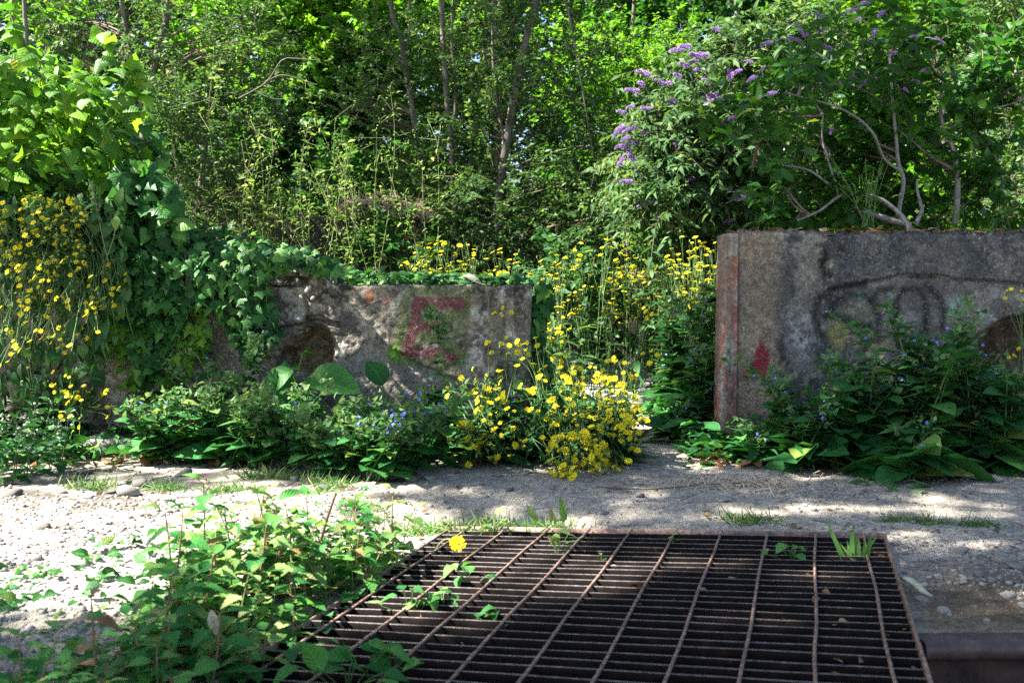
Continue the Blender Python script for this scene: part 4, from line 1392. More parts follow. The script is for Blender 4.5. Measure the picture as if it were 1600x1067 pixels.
# climbing stems against the ivy
for (px_, py_), tip, lb_, st, pl in (((372, 610), (300, 478), 'tall alkanet leaning left with a blue flower tip before the ivy', 'palestem', .4), ((386, 650), (390, 500), 'upright alkanet with pale hairy tops at the edge of the ivy', 'stem', 1.6), ((385, 700), (240, 545), 'leaning weed stem with yellowing leaves below the ivy', 'palestem', .3)):
    b = P(px_, py_, 3.5)
    e = P(tip[0], tip[1], 3.5)
    b0 = np.array([b[0], 3.5, 0.0])
    h = e[2]
    alkanet(lb_, b0, h, ((e[0] - b0[0]) / h, 0), 2, rg, AG, .085, pl, 8, .12, 3, stemmat=st)
# tall spike in front of the letter
b0 = P(700, 690, 3.45)
alkanet('tall alkanet spike with a sunlit whitish tip in front of the letter E', (b0[0] + .01, 3.45, 0), P(680, 500, 3.45)[2], (-.06, 0), 1, rg, None, .1, 2.6, 24, .02, 4)
alkanet('leafy alkanet at the foot of the tall spike before the letter wall', (b0[0] - .03, 3.42, 0), .27, (.1, 0), 4, rg, AG, .1, .3, 14, .45, 5)
alkanet('dark leafy alkanet under the right half of the letter wall', (b0[0] + .15, 3.45, 0), .25, (.1, 0), 5, rg, AG, .11, .2, 6, .5, 8)

RGp = 'alkanet plants in front of the dark right wall'
specs = [(1175, 738, .12, 'low alkanet with blue flowers at the foot of the timber post', .08, 10), (1238, 738, .22, 'alkanet with drooping leaves before the left of the dark wall', .10, 8), (1262, 745, .2, 'low broad leaved alkanet before the red painted dab', .12, 4), (1310, 745, .30, 'bushy alkanet below the sprayed arcs with blue tips', .13, 26), (1350, 740, .34, 'tallest blue flowered alkanet below the sprayed arcs', .13, 26),
         (1400, 742, .32, 'big leaved alkanet at the middle of the dark wall', .14, 14), (1440, 748, .46, 'very tall alkanet reaching up the sprayed drawing', .13, 24), (1475, 740, .42, 'tall alkanet left of the cavity in the dark wall', .12, 20), (1520, 742, .36, 'shaded alkanet in front of the cavity', .12, 16), (1570, 748, .3, 'dark alkanet at the right edge under the cavity', .13, 12), (1430, 762, .14, 'low broad leaved alkanet spreading onto the track', .15, 2), (1620, 745, .36, 'alkanet cut by the right edge of the picture', .12, 10)]
for px_, py_, h, lb_, lf, fw in specs:
    b = G(px_, py_ - 10)
    alkanet(lb_, (b[0], b[1], 0), h * 1.15, (rg.normal(0, .15), .1), 6 if h > .2 else 3, rg, RGp, lf, .3, fw * .5, .42, 8)
b0 = np.array([P(1300, 690, 3.3)[0], 3.3, .02])
alkanet('thin alkanet stem leaning left across the red dab', b0, .31, (-1.05, 0), 1, rg, None, .075, .5, 6, .02, 0, stemmat='palestem')

# ---- comfrey-like broad leaves
t = thing('broad_leaved_plant', 'pair of large folded broad leaves standing before the hollow in the wall', 'plant', P(430, 660, 3.55))
lb, sb = Buf(), Buf()
cb = P(432, 665, 3.55)
for tip, base_, nn, s, w_ in (((398, 612), (458, 578), (-.3, -.9, .5), .13, 1.0), ((455, 568), (432, 655), (.5, -.9, .1), .2, .85), ((425, 600), (428, 690), (0, -1, .2), .18, .8), ((345, 600), (385, 590), (0, -.5, .9), .1, 1.1)):
    a, e = P(*base_, 3.5), P(*tip, 3.45)
    scatter(lb, BIGLEAF[:2], a[None], e - a, np.array(nn), np.linalg.norm(e - a) * .9, .6, w_ * .95)
    tube(sb, bez(cb, (cb + a) / 2 + [0, 0, .01], a, 6), .003, 6)
lb.build('leaves', M['big'], t)
sb.build('stalks', M['stem'], t)
t = thing('broad_leaved_plant', 'single wide broad leaf spread flat before the hollow in the wall', 'plant', P(490, 660, 3.55))
lb, sb = Buf(), Buf()
a, e = P(478, 594, 3.5), P(558, 606, 3.38)
scatter(lb, BIGLEAF[2:3], a[None], e - a, np.array([.1, -.75, .75]), np.linalg.norm(e - a) * .9, .75, 1.0)
tube(sb, bez(P(475, 665, 3.55), P(470, 620, 3.52), a, 8), .003, 6)
s = bez(P(450, 640, 3.5), P(465, 590, 3.5), P(473, 552, 3.5), 10)
tube(sb, s, .0025, 6)
scatter(lb, OVATE, s[2:], rnd_dirs(rg, 8, 0, .6), UP + rnd_dirs(rg, 8) * .4, .05, rg.rand(8), .8, rg)
lb.build('leaves', M['big'], t)
sb.build('stalks', M['stem'], t)
t = thing('broad_leaved_plant', 'dark upright broad leaf beside the wall under the letter E', 'plant', P(600, 660, 3.6))
lb, sb = Buf(), Buf()
a, e = P(598, 602, 3.56), P(580, 562, 3.56)
scatter(lb, BIGLEAF[:1], a[None], e - a, np.array([.5, -.9, .2]), .105, .1, 1.3)
tube(sb, bez(P(610, 670, 3.5), P(606, 630, 3.52), a, 8), .003, 6)
lb.build('leaf', M['big'], t)
sb.build('stalk', M['stem'], t)

# ---- dark leafy stand right of the gap
for i, (px_, Yd, top, lb_) in enumerate(((1062, 4.3, 455, 'dark leafy stand of tall weeds right of the path'), (1085, 4.0, 420, 'tall dark weed against the black railing'), (1105, 3.8, 520, 'dark nettle like weed beside the timber post'), (1048, 4.7, 560, 'shaded weed at the right edge of the path'), (1065, 3.75, 640, 'low dark undergrowth in front of the tall weeds by the post'))):
    x = P(px_, 600, Yd)[0]
    h = P(px_, top, Yd)[2]
    alkanet(lb_, (x, Yd, gz(x, Yd)), h, (0, 0), 7, rg, 'dark weeds right of the gap', .11, .1, 0, .2, 8, name='tall_weed')
for i, (px_, Yd, top, lb_) in enumerate(((862, 4.2, 590, 'leafy weed at the left side of the path behind the wall'), (855, 3.95, 620, 'low leafy weed behind the yellow clump at the path'),)):
    x = P(px_, 600, Yd)[0]
    alkanet(lb_, (x, Yd, 0), P(px_, top, Yd)[2], (0, 0), 6, rg, None, .1, .1, 3, .3, 8, name='tall_weed')

# ---- white dead-nettle at the left edge
def mint_plant(label, base, h, rg, mat='mint', leaf=.045, lean=(0, 0), white=0, name='mint_plant', group=None, stem='redstem', cat='plant', top=1.0):
    t = thing(name, label, cat, base, group)
    base = np.array(base, float)
    lb, sb, wb = Buf(), Buf(), Buf()
    tip = base + np.array([lean[0] * h, lean[1] * h, h])
    s = bez(base, base * .6 + tip * .4 + [rg.normal(0, .01), rg.normal(0, .01), h * .2], tip, 12)
    tube(sb, s, np.linspace(.0022, .0012, 12), 5)
    nn = max(4, int(h / .027))
    tt = np.linspace(.1, 1, nn)
    p = np.stack([np.interp(tt, np.linspace(0, 1, 12), s[:, i]) for i in range(3)], -1)
    for k in range(nn):
        for side in (0, 1):
            a = k * math.pi / 2 + side * math.pi + rg.normal(0, .25)
            el = rg.uniform(-.1, .35) + .5 * (tt[k] > .93)
            d = np.array([math.cos(a), math.sin(a), el])
            sc_ = leaf * (1.1 - .45 * tt[k] ** 3 * top) * rg.uniform(.75, 1.15)
            st = p[k] + norm(d) * leaf * .18
            tube(sb, np.array([p[k], (p[k] + st) / 2 + [0, 0, .001], st]), .0007, 4)
            scatter(lb, MINT, st[None], d, UP + rg.normal(0, .2, 3), sc_, rg.rand(), rg.uniform(.9, 1.2), rg)
        if white and tt[k] > .45:
            m = white
            an = rg.rand(m) * 6.283
            q = p[k] + np.stack([np.cos(an), np.sin(an), rg.uniform(-.6, 1, m)], -1) * .013
            scatter(wb, OVATE[:2], q, np.stack([np.cos(an), np.sin(an), rg.uniform(-.3, 1.2, m)], -1), rnd_dirs(rg, m), .012, rg.rand(m), .9, rg)
    lb.build('leaves', M[mat], t)
    sb.build('stem', M[stem], t)
    if wb.n:
        wb.build('flowers', M['white'], t)
    return t


DG = 'white dead nettles at the left edge'
protos = []
for i in range(3):
    protos.append(mint_plant('white flowered dead nettle in the clump at the left edge', (0, 0, 0), rg.uniform(.15, .2), rg, 'alk', .055, (rg.normal(0, .15), -.1), 4, 'dead_nettle', DG, 'stem', 'nettle'))
first = True
for i, (px_, py_) in enumerate([(-20, 735), (5, 742), (25, 738), (42, 745), (58, 735), (75, 742), (88, 730), (10, 720), (38, 722), (66, 720), (-35, 745), (95, 738), (50, 755), (20, 756), (-10, 758)]):
    o = protos[i] if i < 3 else copy_tree(protos[i % 3])
    b = G(px_, py_)
    o.location = (b[0], b[1], gz(b[0], b[1]))
    o.rotation_euler.z = rg.uniform(0, 6.28) if i >= 3 else 0
    o.scale = (rg.uniform(.8, 1.05),) * 3

# ---- foreground thicket beside the grate
MG = 'green weeds crowding the left side of the grate'
protos = [mint_plant('leafy green weed in the thicket beside the steel grate', (0, 0, 0), .11 + .015 * i, rg, 'mint', .056 + .004 * (i % 3), (rg.normal(0, .15), rg.normal(0, .15)), 0, 'mint_plant', MG) for i in range(6)]
gold = [mint_plant('yellowing weed in the sunlit end of the thicket beside the grate', (0, 0, 0), .12 + .035 * i, rg, 'mintgold', .05, (rg.normal(0, .2), rg.normal(0, .2)), 0, 'mint_plant', MG, 'palestem') for i in range(3)]
used, usedg = 0, 0
spots = []
tries = 0
while len(spots) < 135 and tries < 6000:
    tries += 1
    y_ = rg.uniform(.95, 2.3)
    ex = gpt(0, max(0, (GB[1] - y_)))[0]
    wd = np.interp(y_, [.95, 1.2, 1.35, 1.5, 1.8, 2.1, 2.3], [.2, .18, .16, .18, .27, .33, .2])
    x_ = ex + (.025 if 1.45 < y_ < 2.15 else .0) - (wd + .06) * rg.rand() ** .9
    if all((x_ - a) ** 2 + (y_ - b) ** 2 > .033 ** 2 for a, b in spots):
        spots.append((x_, y_))
spots += [(-.60, 1.08), (-.64, 1.14), (-.55, 1.0), (-.68, 1.2), (-.62, .98)]
for (x_, y_) in spots:
    g_ = rg.rand() < np.interp(y_, [1.4, 1.7, 1.9, 2.3], [.05, .18, .45, .7])
    px_, py_ = proj(np.array([x_, y_, .1]))
    if g_:
        o = gold[usedg] if usedg < 3 else copy_tree(gold[rg.randint(3)])
        usedg += 1
    else:
        o = protos[used] if used < 6 else copy_tree(protos[rg.randint(6)])
        used += 1
    o.location = (x_, y_, gz(x_, y_) - .005)
    o.rotation_euler.z = rg.uniform(0, 6.28)
    hs = np.interp(y_, [.95, 1.4, 1.8, 2.3], [.75, .85, 1.0, .85]) * rg.uniform(.7, 1.15)
    hz = np.interp(y_, [.95, 1.4, 1.8, 2.3], [.6, .72, .92, .95])
    o.scale = (hs, hs, hs * hz)
# individuals that stand out
b = G(330, 905)
mint_plant('tallest weed left of the thicket, its top leaves dark against the gravel', (b[0], 1.86, 0), .2, rg, 'mint', .055, (.02, 0), 0, 'mint_plant', None)
mint_plant('tall weed with round glossy top leaves in the middle of the thicket', (P(430, 800, 1.95)[0], 1.95, 0), P(430, 785, 1.95)[2], rg, 'mint', .055, (0, 0), 0, 'mint_plant', None, top=.1)
mint_plant('reddish tipped shoot standing alone left of the thicket', (P(150, 1010, 1.42)[0], 1.42, 0), P(140, 935, 1.42)[2], rg, 'dry', .034, (-.05, 0), 0, 'willowherb_shoot', None)
mint_plant('tall wilted weed with pale curled leaves at the back of the thicket', (P(615, 860, 2.1)[0], 2.1, 0), P(610, 768, 2.1)[2], rg, 'mintgold', .045, (0, 0), 0, 'mint_plant', None, 'palestem')
t = thing('cut_stem', 'thin reddish stem with a cut dry tip above the thicket', 'stem', (P(500, 880, 2.05)[0], 2.05, 0))
sb, lb = Buf(), Buf()
s = bez(np.array([P(495, 880, 2.05)[0], 2.05, 0]), P(505, 820, 2.05), P(527, 766, 2.05), 10)
tube(sb, s, np.linspace(.0035, .0026, 10), 7)
scatter(lb, OVATE, s[[6, 6, 8, 9, 9]], rnd_dirs(rg, 5, 0, .6), UP, .02, rg.rand(5), 1, rg)
sb.build('stem', M['redstem'], t)
lb.build('leaves', M['mintgold'], t)

# dead leaf hanging in the thicket
t = thing('dead_leaf', 'pale dead leaf hanging among the green weeds', 'leaf', P(333, 960, 1.55))
lb = Buf()
scatter(lb, OVATE[2:3], P(330, 952, 1.55)[None], np.array([.2, -.2, -1]), np.array([.3, -1, .1]), .043, .9, .55)
lb.build('blade', M['straw'], t)

# ---- weeds growing through the grate
def grate_weed(label, u, w, h, rg, mat, leaf, kind='leafy', n=7):
    p = gpt(u, w, -.03)
    t = thing('small_weed', label, 'weed', p)
    lb, sb = Buf(), Buf()
    if kind == 'grass':
        m = 12
        dd = norm(np.stack([rg.normal(0, .35, m), rg.normal(0, .25, m), np.ones(m)], -1))
        scatter(lb, BLADE, p + rg.normal(0, .007, (m, 3)) * [1, .6, 0], dd, np.array([0, -1, .3]), h * rg.uniform(.6, 1.15, m), .3 + .5 * rg.rand(m), 2.6, rg)
    else:
        for k in range(n):
            e = p + np.array([rg.normal(0, leaf * .6), rg.normal(0, leaf * .4), h * rg.uniform(.55, 1.1)])
            s = bez(p, (p + e) / 2 + [0, 0, h * .2], e, 6)
            tube(sb, s, .0009, 4)
            scatter(lb, OVATE, e[None], norm(np.array([rg.normal(0, .8), rg.normal(-.2, .6), rg.uniform(-.3, .5)])), UP + rg.normal(0, .3, 3), leaf * rg.uniform(.6, 1.1), rg.rand(), rg.uniform(.7, 1.2), rg)
    lb.build('leaves', M[mat], t)
    if sb.n:
        sb.build('stems', M['stem'], t)


def uw(px_, py_):
    p = on_grate(px_, py_)
    return float(np.dot(p - GB, GU)), float(-np.dot(p - GB, GW))


for (px_, py_), lb_, h, mt, lf, kd, n_ in (((770, 832), 'pale bushy weed growing at the far left corner of the grate', .075, 'mintgold', .03, 'leafy', 12), ((870, 862), 'pale weed with a tall leaf growing through the grate near its far edge', .075, 'mintgold', .03, 'leafy', 9), ((1240, 866), 'leafy weed lying over the far right part of the grate', .05, 'mint', .035, 'leafy', 9), ((1335, 868), 'tuft of grass growing through the far right corner of the grate', .075, 'grass', .03, 'grass', 0), ((942, 872), 'tiny shoot poking through the middle of the grate', .035, 'pale', .014, 'leafy', 4), ((1050, 842), 'tiny pale shoot near the far edge of the grate', .04, 'mintgold', .014, 'leafy', 5), ((770, 965), 'wilted two leaved weed between the bars left of centre', .05, 'mint', .035, 'leafy', 4), ((735, 905), 'drooping weed with a yellow leaf over the left bars', .06, 'mint', .035, 'leafy', 7), ((640, 950), 'leafy weed spreading over the left bars of the grate', .06, 'mint', .04, 'leafy', 12), ((610, 1040), 'broad leaved weed growing up through the near bars', .06, 'mint', .05, 'leafy', 10), ((690, 935), 'small dark weed among the left bars', .045, 'mint', .03, 'leafy', 8), ((540, 1062), 'weed rising through the nearest left corner of the grate', .06, 'mint', .05, 'leafy', 9), ((1140, 850), 'tiny seedling between bars right of the middle', .025, 'pale', .01, 'leafy', 3), ((1190, 848), 'tiny yellow seedling on a far bar', .02, 'pale', .01, 'leafy', 2)):
    u_, w_ = uw(px_, py_)
    grate_weed(lb_, u_, w_, h, rg, mt, lf, kd, n_)
for i, (px_, lb_) in enumerate(((838, 'single upright pale blade at the far edge of the grate, first from the left'), (880, 'tallest upright green blade at the far edge of the grate'), (860, 'short white blade between the two green ones at the far edge'))):
    p = G(px_, 826)
    t = thing('grass_shoot', lb_, 'grass', (p[0], p[1] + .02, 0))
    lb = Buf()
    scatter(lb, LANCE[2:], np.array([[p[0], p[1] + .02, .01]]), np.array([rg.normal(0, .12), -.05, 1]), np.array([.3, -1, 0]), (.05, .065, .04)[i], (.6, .4, .95)[i], 1.4)
    lb.build('blade', M['mintgold'], t)
# orange flower
pf = P(715, 849, 2.02)
t = thing('marigold', 'single orange yellow flower on a stalk over the left of the grate', 'flower', (P(690, 870, 2.06)[0], 2.06, .02))
put_flower(t, pf, norm(np.array([.05, -.75, .5])), .036, OF, rg)
sb = Buf()
tube(sb, bez(np.array([P(680, 870, 2.06)[0], 2.06, .02]), P(695, 830, 2.06), pf, 8), .0014, 5)
sb.build('stem', M['palestem'], t)

# ---- grass tufts on the track
GG = 'grass tufts on the gravel track'
pro = []
for i in range(4):
    b = Buf()
    m = 170
    p0 = rg.normal(0, 1, (m, 3)) * [.03, .018, 0]
    dd = norm(np.stack([rg.normal(0, .6, m), rg.normal(0, .6, m), rg.uniform(.4, 1, m)], -1))
    scatter(b, BLADE, p0, dd, np.array([0, -1, .4]) + rg.normal(0, .5, (m, 3)), rg.uniform(.012, .035, m), rg.rand(m), 1.5, rg)
    me = b.mesh('grass_tuft', M['grass'])
    pro.append(me)
gl = {0: 'low grass tuft on the track beside the crumbled asphalt at the left', 1: 'short grass tuft on the gravel track'}
sp = [(150, 762, 1.3, 'low grass tuft beside the crumbled asphalt at the left'), (415, 748, 1.2, 'brightest grass tuft in front of the left alkanet'), (370, 768, .9, 'grass tuft on the pale track, left of the brightest tuft'), (450, 752, .8, 'small grass tuft right of the brightest tuft'), (515, 762, 1.1, None), (640, 805, 1, None), (760, 806, 1.3, 'wide grass patch behind the far left corner of the grate'), (820, 808, 1.2, 'grass patch behind the far edge of the grate'), (870, 806, 1, None), (1170, 812, 1.0, 'grass tuft behind the right half of the grate'), (1450, 815, .8, 'grass tuft right of the grate, in the sunlit stripe'), (1525, 820, .8, 'grass tuft near the right edge of the track'), (1395, 812, .6, None), (500, 775, .8, None), (345, 770, .8, None), (255, 765, 1, None), (560, 790, .8, None), (690, 800, 1.1, None)]
for i, (px_, py_, s, lb_) in enumerate(sp):
    o = bpy.data.objects.new('grass_tuft', pro[i % 4])
    COL.objects.link(o)
    b = G(px_, py_)
    o.location = (b[0], b[1], gz(b[0], b[1]) - .002)
    o.scale = (1.3 * s, 1.1 * s, s)
    o.rotation_euler.z = rg.uniform(-.4, .4)
    tag(o, lb_ or 'small grass tuft on the pale gravel track', 'grass tuft', GG)
# low ground cover / litter along the wall feet
b = Buf()
def litter(n, x0, x1, y0, y1, tm, s0, s1, zr=.02, flat=1.0):
    p = np.stack([rg.uniform(x0, x1, n), rg.uniform(y0, y1, n), np.zeros(n)], -1)
    p[:, 2] = ground_h(p[:, 0], p[:, 1]) + zr * rg.rand(n)
    scatter(b, tm, p, rnd_dirs(rg, n, -.1, .5), UP * flat + rg.normal(0, .5, (n, 3)), rg.uniform(s0, s1, n), rg.rand(n), 1, rg)
litter(1500, -2.2, .05, 3.25, 3.72, OVATE + LANCE, .02, .07, .06)
litter(1300, .6, 2.4, 3.2, 3.56, OVATE + LANCE, .02, .08, .06)
litter(900, .6, 1.0, 3.3, 4.6, OVATE + LANCE, .02, .07, .12)
litter(1600, .08, .35, 3.3, 5.5, LANCE, .03, .09, .08)
litter(700, -1.5, -.9, 1.5, 2.0, OVATE + BLADE, .01, .03, .01)
litter(500, -.95, -.3, 1.0, 2.2, OVATE + MINT, .02, .04, .03)
tag(b.build('ground_cover', M['alk']), kind='stuff')
b = Buf()
litter(700, -2.2, .05, 3.2, 3.7, OVATE, .015, .05, .02)
litter(700, .6, 2.4, 3.15, 3.56, OVATE, .015, .05, .02)
litter(160, -1.6, 1.6, 2.3, 3.2, OVATE, .01, .025, .004)
n = 260
p = np.stack([rg.uniform(RX0, 2.3, n), rg.uniform(RY + .03, RY + .28, n), .806 + .012 * rg.rand(n)], -1)
scatter(b, OVATE + LANCE, p, rnd_dirs(rg, n, -.1, .3), UP + rg.normal(0, .4, (n, 3)), rg.uniform(.02, .05, n), rg.rand(n), 1, rg)
n = 200
p = np.array([P(x, y, 3.8) for x, y in zip(rg.uniform(380, 470, n), rg.uniform(400, 416, n))])
scatter(b, OVATE, p, rnd_dirs(rg, n, -.2, .3), UP + rg.normal(0, .4, (n, 3)), rg.uniform(.02, .04, n), rg.rand(n) * .6, 1, rg)
n = 70
uw_ = np.stack([rg.rand(n) ** .7 * GWID, rg.rand(n) * 1.0], -1)
p = np.array([gpt(a, c, .004 - .02 * rg.rand()) for a, c in uw_])
scatter(b, OVATE + LANCE, p, rnd_dirs(rg, n, -.3, .3), UP + rg.normal(0, .5, (n, 3)), rg.uniform(.008, .022, n), rg.rand(n), 1, rg)
tag(b.build('leaf_litter', M['dry']), kind='stuff')
b = Buf()
for k in range(190):
    x_, y_ = rg.uniform(-1.7, 1.9), rg.uniform(2.3, 3.45) if k < 150 else rg.uniform(1.6, 2.3)
    if in_grate(np.array(x_), np.array(y_), .02):
        continue
    l_, a_ = rg.uniform(.015, .07), rg.uniform(0, 6.28)
    q0 = np.array([x_, y_, gz(x_, y_) + .004])
    q1 = q0 + np.array([math.cos(a_) * l_, math.sin(a_) * l_, rg.uniform(-.002, .008)])
    tube(b, bez(q0, (q0 + q1) / 2 + rg.normal(0, l_ * .12, 3) * [1, 1, .3], q1, 5), rg.uniform(.0006, .0017), 4)
tag(b.build('twig_litter', M['twig']), kind='stuff')

# ---- stones and gravel
def stone_mesh(seed, sub=1):
    import bmesh
    bm = bmesh.new()
    bmesh.ops.create_icosphere(bm, subdivisions=sub, radius=1)
    v = np.array([q.co for q in bm.verts])
    f = np.array([[q.index for q in fc.verts] for fc in bm.faces])
    bm.free()
    r = np.random.RandomState(seed)
    ax = r.normal(0, 1, (7, 3))
    ax = norm(ax)
    for a in ax:                       # knock flat facets off
        k = v @ a
        v = v - np.maximum(k - r.uniform(.5, .8), 0)[:, None] * a
    return v * [1, r.uniform(.65, .95), r.uniform(.45, .75)] * 1.15, f, np.zeros((len(v), 2))


ST = [stone_mesh(i, 2) for i in range(6)]
STS = [stone_mesh(i + 20, 1) for i in range(8)]
b = Buf()
n = 26000
p = np.stack([rg.uniform(-2.0, .1, n), 1.15 + rg.rand(n) * 1.75, np.zeros(n)], -1)
dens = np.clip(sstep(-.15, -.6, p[:, 0]) * sstep(2.9, 2.55, p[:, 1]) + .06, 0, 1) * sstep(.3, .6, fbm(p * 5, 131) + .15)
q = np.stack([rg.uniform(.75, 2.2, n), rg.uniform(1.6, 3.1, n), np.zeros(n)], -1)
dq = (1 - .8 * sstep(1.9, 1.75, q[:, 1])) * np.clip(.75 * sstep(2.45, 2.2, q[:, 1]) * sstep(.75, .95, q[:, 0]) + .14, 0, 1) * sstep(.35, .6, fbm(q * 4, 132) + .1)
q2 = np.stack([rg.uniform(-1.7, 1.9, n), rg.uniform(2.3, 3.3, n), np.zeros(n)], -1)
d2 = .10 * sstep(.35, .65, fbm(q2 * 5, 133) + .05)
p = np.vstack([p[rg.rand(n) < dens], q[rg.rand(n) < dq], q2[rg.rand(n) < d2]])
p = p[~in_grate(p[:, 0], p[:, 1], .012)]
p = p[~((p[:, 0] > .45) & (p[:, 1] < y1_ + .004))]
n = len(p)
sz = .002 + .007 * rg.rand(n) ** 3.8
p[:, 2] = ground_h(p[:, 0], p[:, 1]) + sz * .12
scatter(b, STS, p, rnd_dirs(rg, n, -.1, .1), UP + rg.normal(0, .15, (n, 3)), sz, np.clip(rg.rand(n) ** .8 * .85 + .25 * (p[:, 0] < -.3), 0, .95) + (rg.rand(n) < .02) * .1, 1, rg)  # left stones toned lighter too, adding to the sun patch
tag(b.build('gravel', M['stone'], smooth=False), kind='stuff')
SG = 'loose stones on the gravel track'
SM = []
for i, (v, f, u) in enumerate(ST):
    for r in (.08, .45, .75):
        bb = Buf()
        bb.add(v, f, np.full((len(v), 3), [0, 0, r]))
        SM.append(bb.mesh('stone', M['stone'], smooth=False))
spec = [(205, 775, .035, 1, 'flat grey stone slab lying among the crumbled asphalt at the left'), (140, 780, .016, 2, 'pale stone at the left of the crumbled asphalt'), (175, 772, .02, 0, None), (220, 762, .026, 0, 'dark asphalt lump beside the grass at the left'), (190, 760, .015, 2, None), (190, 705, .02, 2, 'pale stone lying against the crumbling slab'), (645, 755, .02, 1, 'grey stone on the track below the yellow clump, left side'), (672, 754, .02, 2, None), (796, 770, .014, 0, 'small black stone on the track below the yellow clump'), (890, 772, .014, 2, 'pale stone under the drooping yellow flowers'), (505, 770, .02, 0, 'black stone behind the thicket tip'), (655, 745, .014, 1, None), (560, 742, .015, 1, None), (945, 795, .014, 1, None), (1000, 778, .014, 0, None), (1060, 777, .012, 2, None), (1130, 785, .014, 2, None), (870, 797, .02, 0, 'dark stone behind the far edge of the grate'), (760, 795, .018, 0, None), (1080, 776, .012, 1, None), (165, 862, .02, 1, None), (70, 822, .018, 0, 'dark flat stone in the sunlit gravel at the left'), (372, 835, .014, 0, 'dark stone in the sunlit gravel nearest the thicket'), (130, 880, .02, 1, None), (60, 870, .014, 2, None), (240, 850, .014, 2, None), (1460, 833, .012, 0, 'dark pebble in the sunlit stripe right of the grate'), (1445, 829, .01, 1, None), (1500, 866, .016, 1, None), (1572, 935, .018, 2, 'pale pebble in the brown soil above the beam'), (1570, 880, .022, 1, 'flat grey stone at the right in the shaded gravel'), (1590, 890, .02, 1, None), (1503, 917, .01, 2, None), (1475, 960, .012, 2, None), (1440, 940, .012, 1, None), (820, 742, .016, 2, None), (780, 748, .02, 1, None), (690, 742, .012, 1, None), (1560, 757, .02, 2, 'pale stone at the foot of the right hand plants'), (1300, 768, .012, 1, None), (315, 800, .014, 1, None), (262, 800, .013, 2, None), (98, 770, .018, 1, None), (20, 775, .03, 0, 'dark broken stone at the left edge of the track'), (285, 745, .03, 1, None), (460, 755, .016, 1, None)]
for i, (px_, py_, s, tone, lb_) in enumerate(spec):
    o = bpy.data.objects.new('stone', SM[(i % 6) * 3 + tone])
    COL.objects.link(o)
    g_ = G(px_, py_)
    o.location = (g_[0], g_[1], gz(g_[0], g_[1]) + s * .2)
    o.scale = (s, s, s * rg.uniform(.6, .9))
    o.rotation_euler = (rg.normal(0, .15), rg.normal(0, .15), rg.uniform(-.5, .5))
    tag(o, lb_ or 'small loose stone on the pale gravel track', 'stone', SG)
# rubble stuck on the broken top
RB = 'rubble lumps on the broken wall top'
for i, (px_, py_, s, tone) in enumerate([(482, 450, .022, 2), (478, 424, .028, 1), (500, 440, .024, 0), (520, 455, .026, 0), (508, 462, .016, 1), (465, 440, .026, 0), (495, 425, .018, 2), (440, 432, .03, 0), (455, 428, .02, 1), (430, 424, .02, 2), (512, 446, .02, 2), (447, 440, .018, 1), (488, 466, .018, 1), (470, 422, .022, 1), (530, 448, .014, 0), (524, 440, .016, 1)]):
    o = bpy.data.objects.new('rubble', SM[(i % 6) * 3 + tone])
    COL.objects.link(o)
    o.location = Vector(P(px_, py_, LY + .004))
    o.scale = (s, s * .8, s * .75)
    o.rotation_euler = (rg.normal(0, .6), rg.normal(0, .6), rg.uniform(0, 6))
    tag(o, 'dark crusted lump of rubble on the broken top of the left wall', 'rubble', RB)

# ---- small loose things on the ground
t = thing('dry_twig', 'long thin dry twig lying on the track left of the timber post', 'twig', G(1030, 762))
sb = Buf()
tube(sb, smoothpath([G(930, 760, .006), G(1010, 764, .01), (G(1100, 757, .012)), G(1200, 752, .02)], 20), np.linspace(.003, .0015, 20), 5)
sb.build('stick', M['twig'], t)
t = thing('wilted_stalk', 'pale wilted forked stalk lying beside the right edge of the grate', 'stalk', G(1430, 915))
sb = Buf()
s1 = smoothpath([G(1408, 902, .012), G(1425, 908, .022), G(1445, 925, .016), G(1457, 931, .01)], 16)
s2 = smoothpath([G(1420, 907, .018), G(1435, 914, .024), G(1449, 912, .02)], 12)
tube(sb, s1, np.interp(np.linspace(0, 1, 16), [0, .4, .8, 1], [.003, .006, .006, .002]), 8)
tube(sb, s2, np.interp(np.linspace(0, 1, 12), [0, .5, .9, 1], [.004, .004, .004, .0015]), 8)
sb.build('stalk', M['cut'], t)
t = thing('wilted_leaf', 'grey green wilted leaf lying flat at the front of the right hand plants', 'leaf', G(1400, 770))
lb = Buf()
for k in range(7):
    g_ = G(1360 + 14 * k, 768 + rg.normal(0, 4))
    scatter(lb, BIGLEAF, (g_ + [0, 0, .012])[None], rnd_dirs(rg, 1, -.05, .15)[0], UP + rg.normal(0, .25, 3), .07, rg.rand(), .7, rg)
lb.build('blade', M['alkpale'], t)
t = thing('hay', 'heap of dried cut grass at the foot of the timber post', 'cut grass', G(1180, 760))
lb = Buf()
m = 420
p = np.stack([rg.normal(G(1185, 765)[0], .13, m), rg.normal(G(1185, 760)[1], .06, m), .004 + .025 * rg.rand(m)], -1)
scatter(lb, BLADE, p, rnd_dirs(rg, m, -.15, .25), UP + rg.normal(0, .4, (m, 3)), rg.uniform(.02, .07, m), .4 + .6 * rg.rand(m), .8, rg)
lb.build('blades', M['straw'], t)

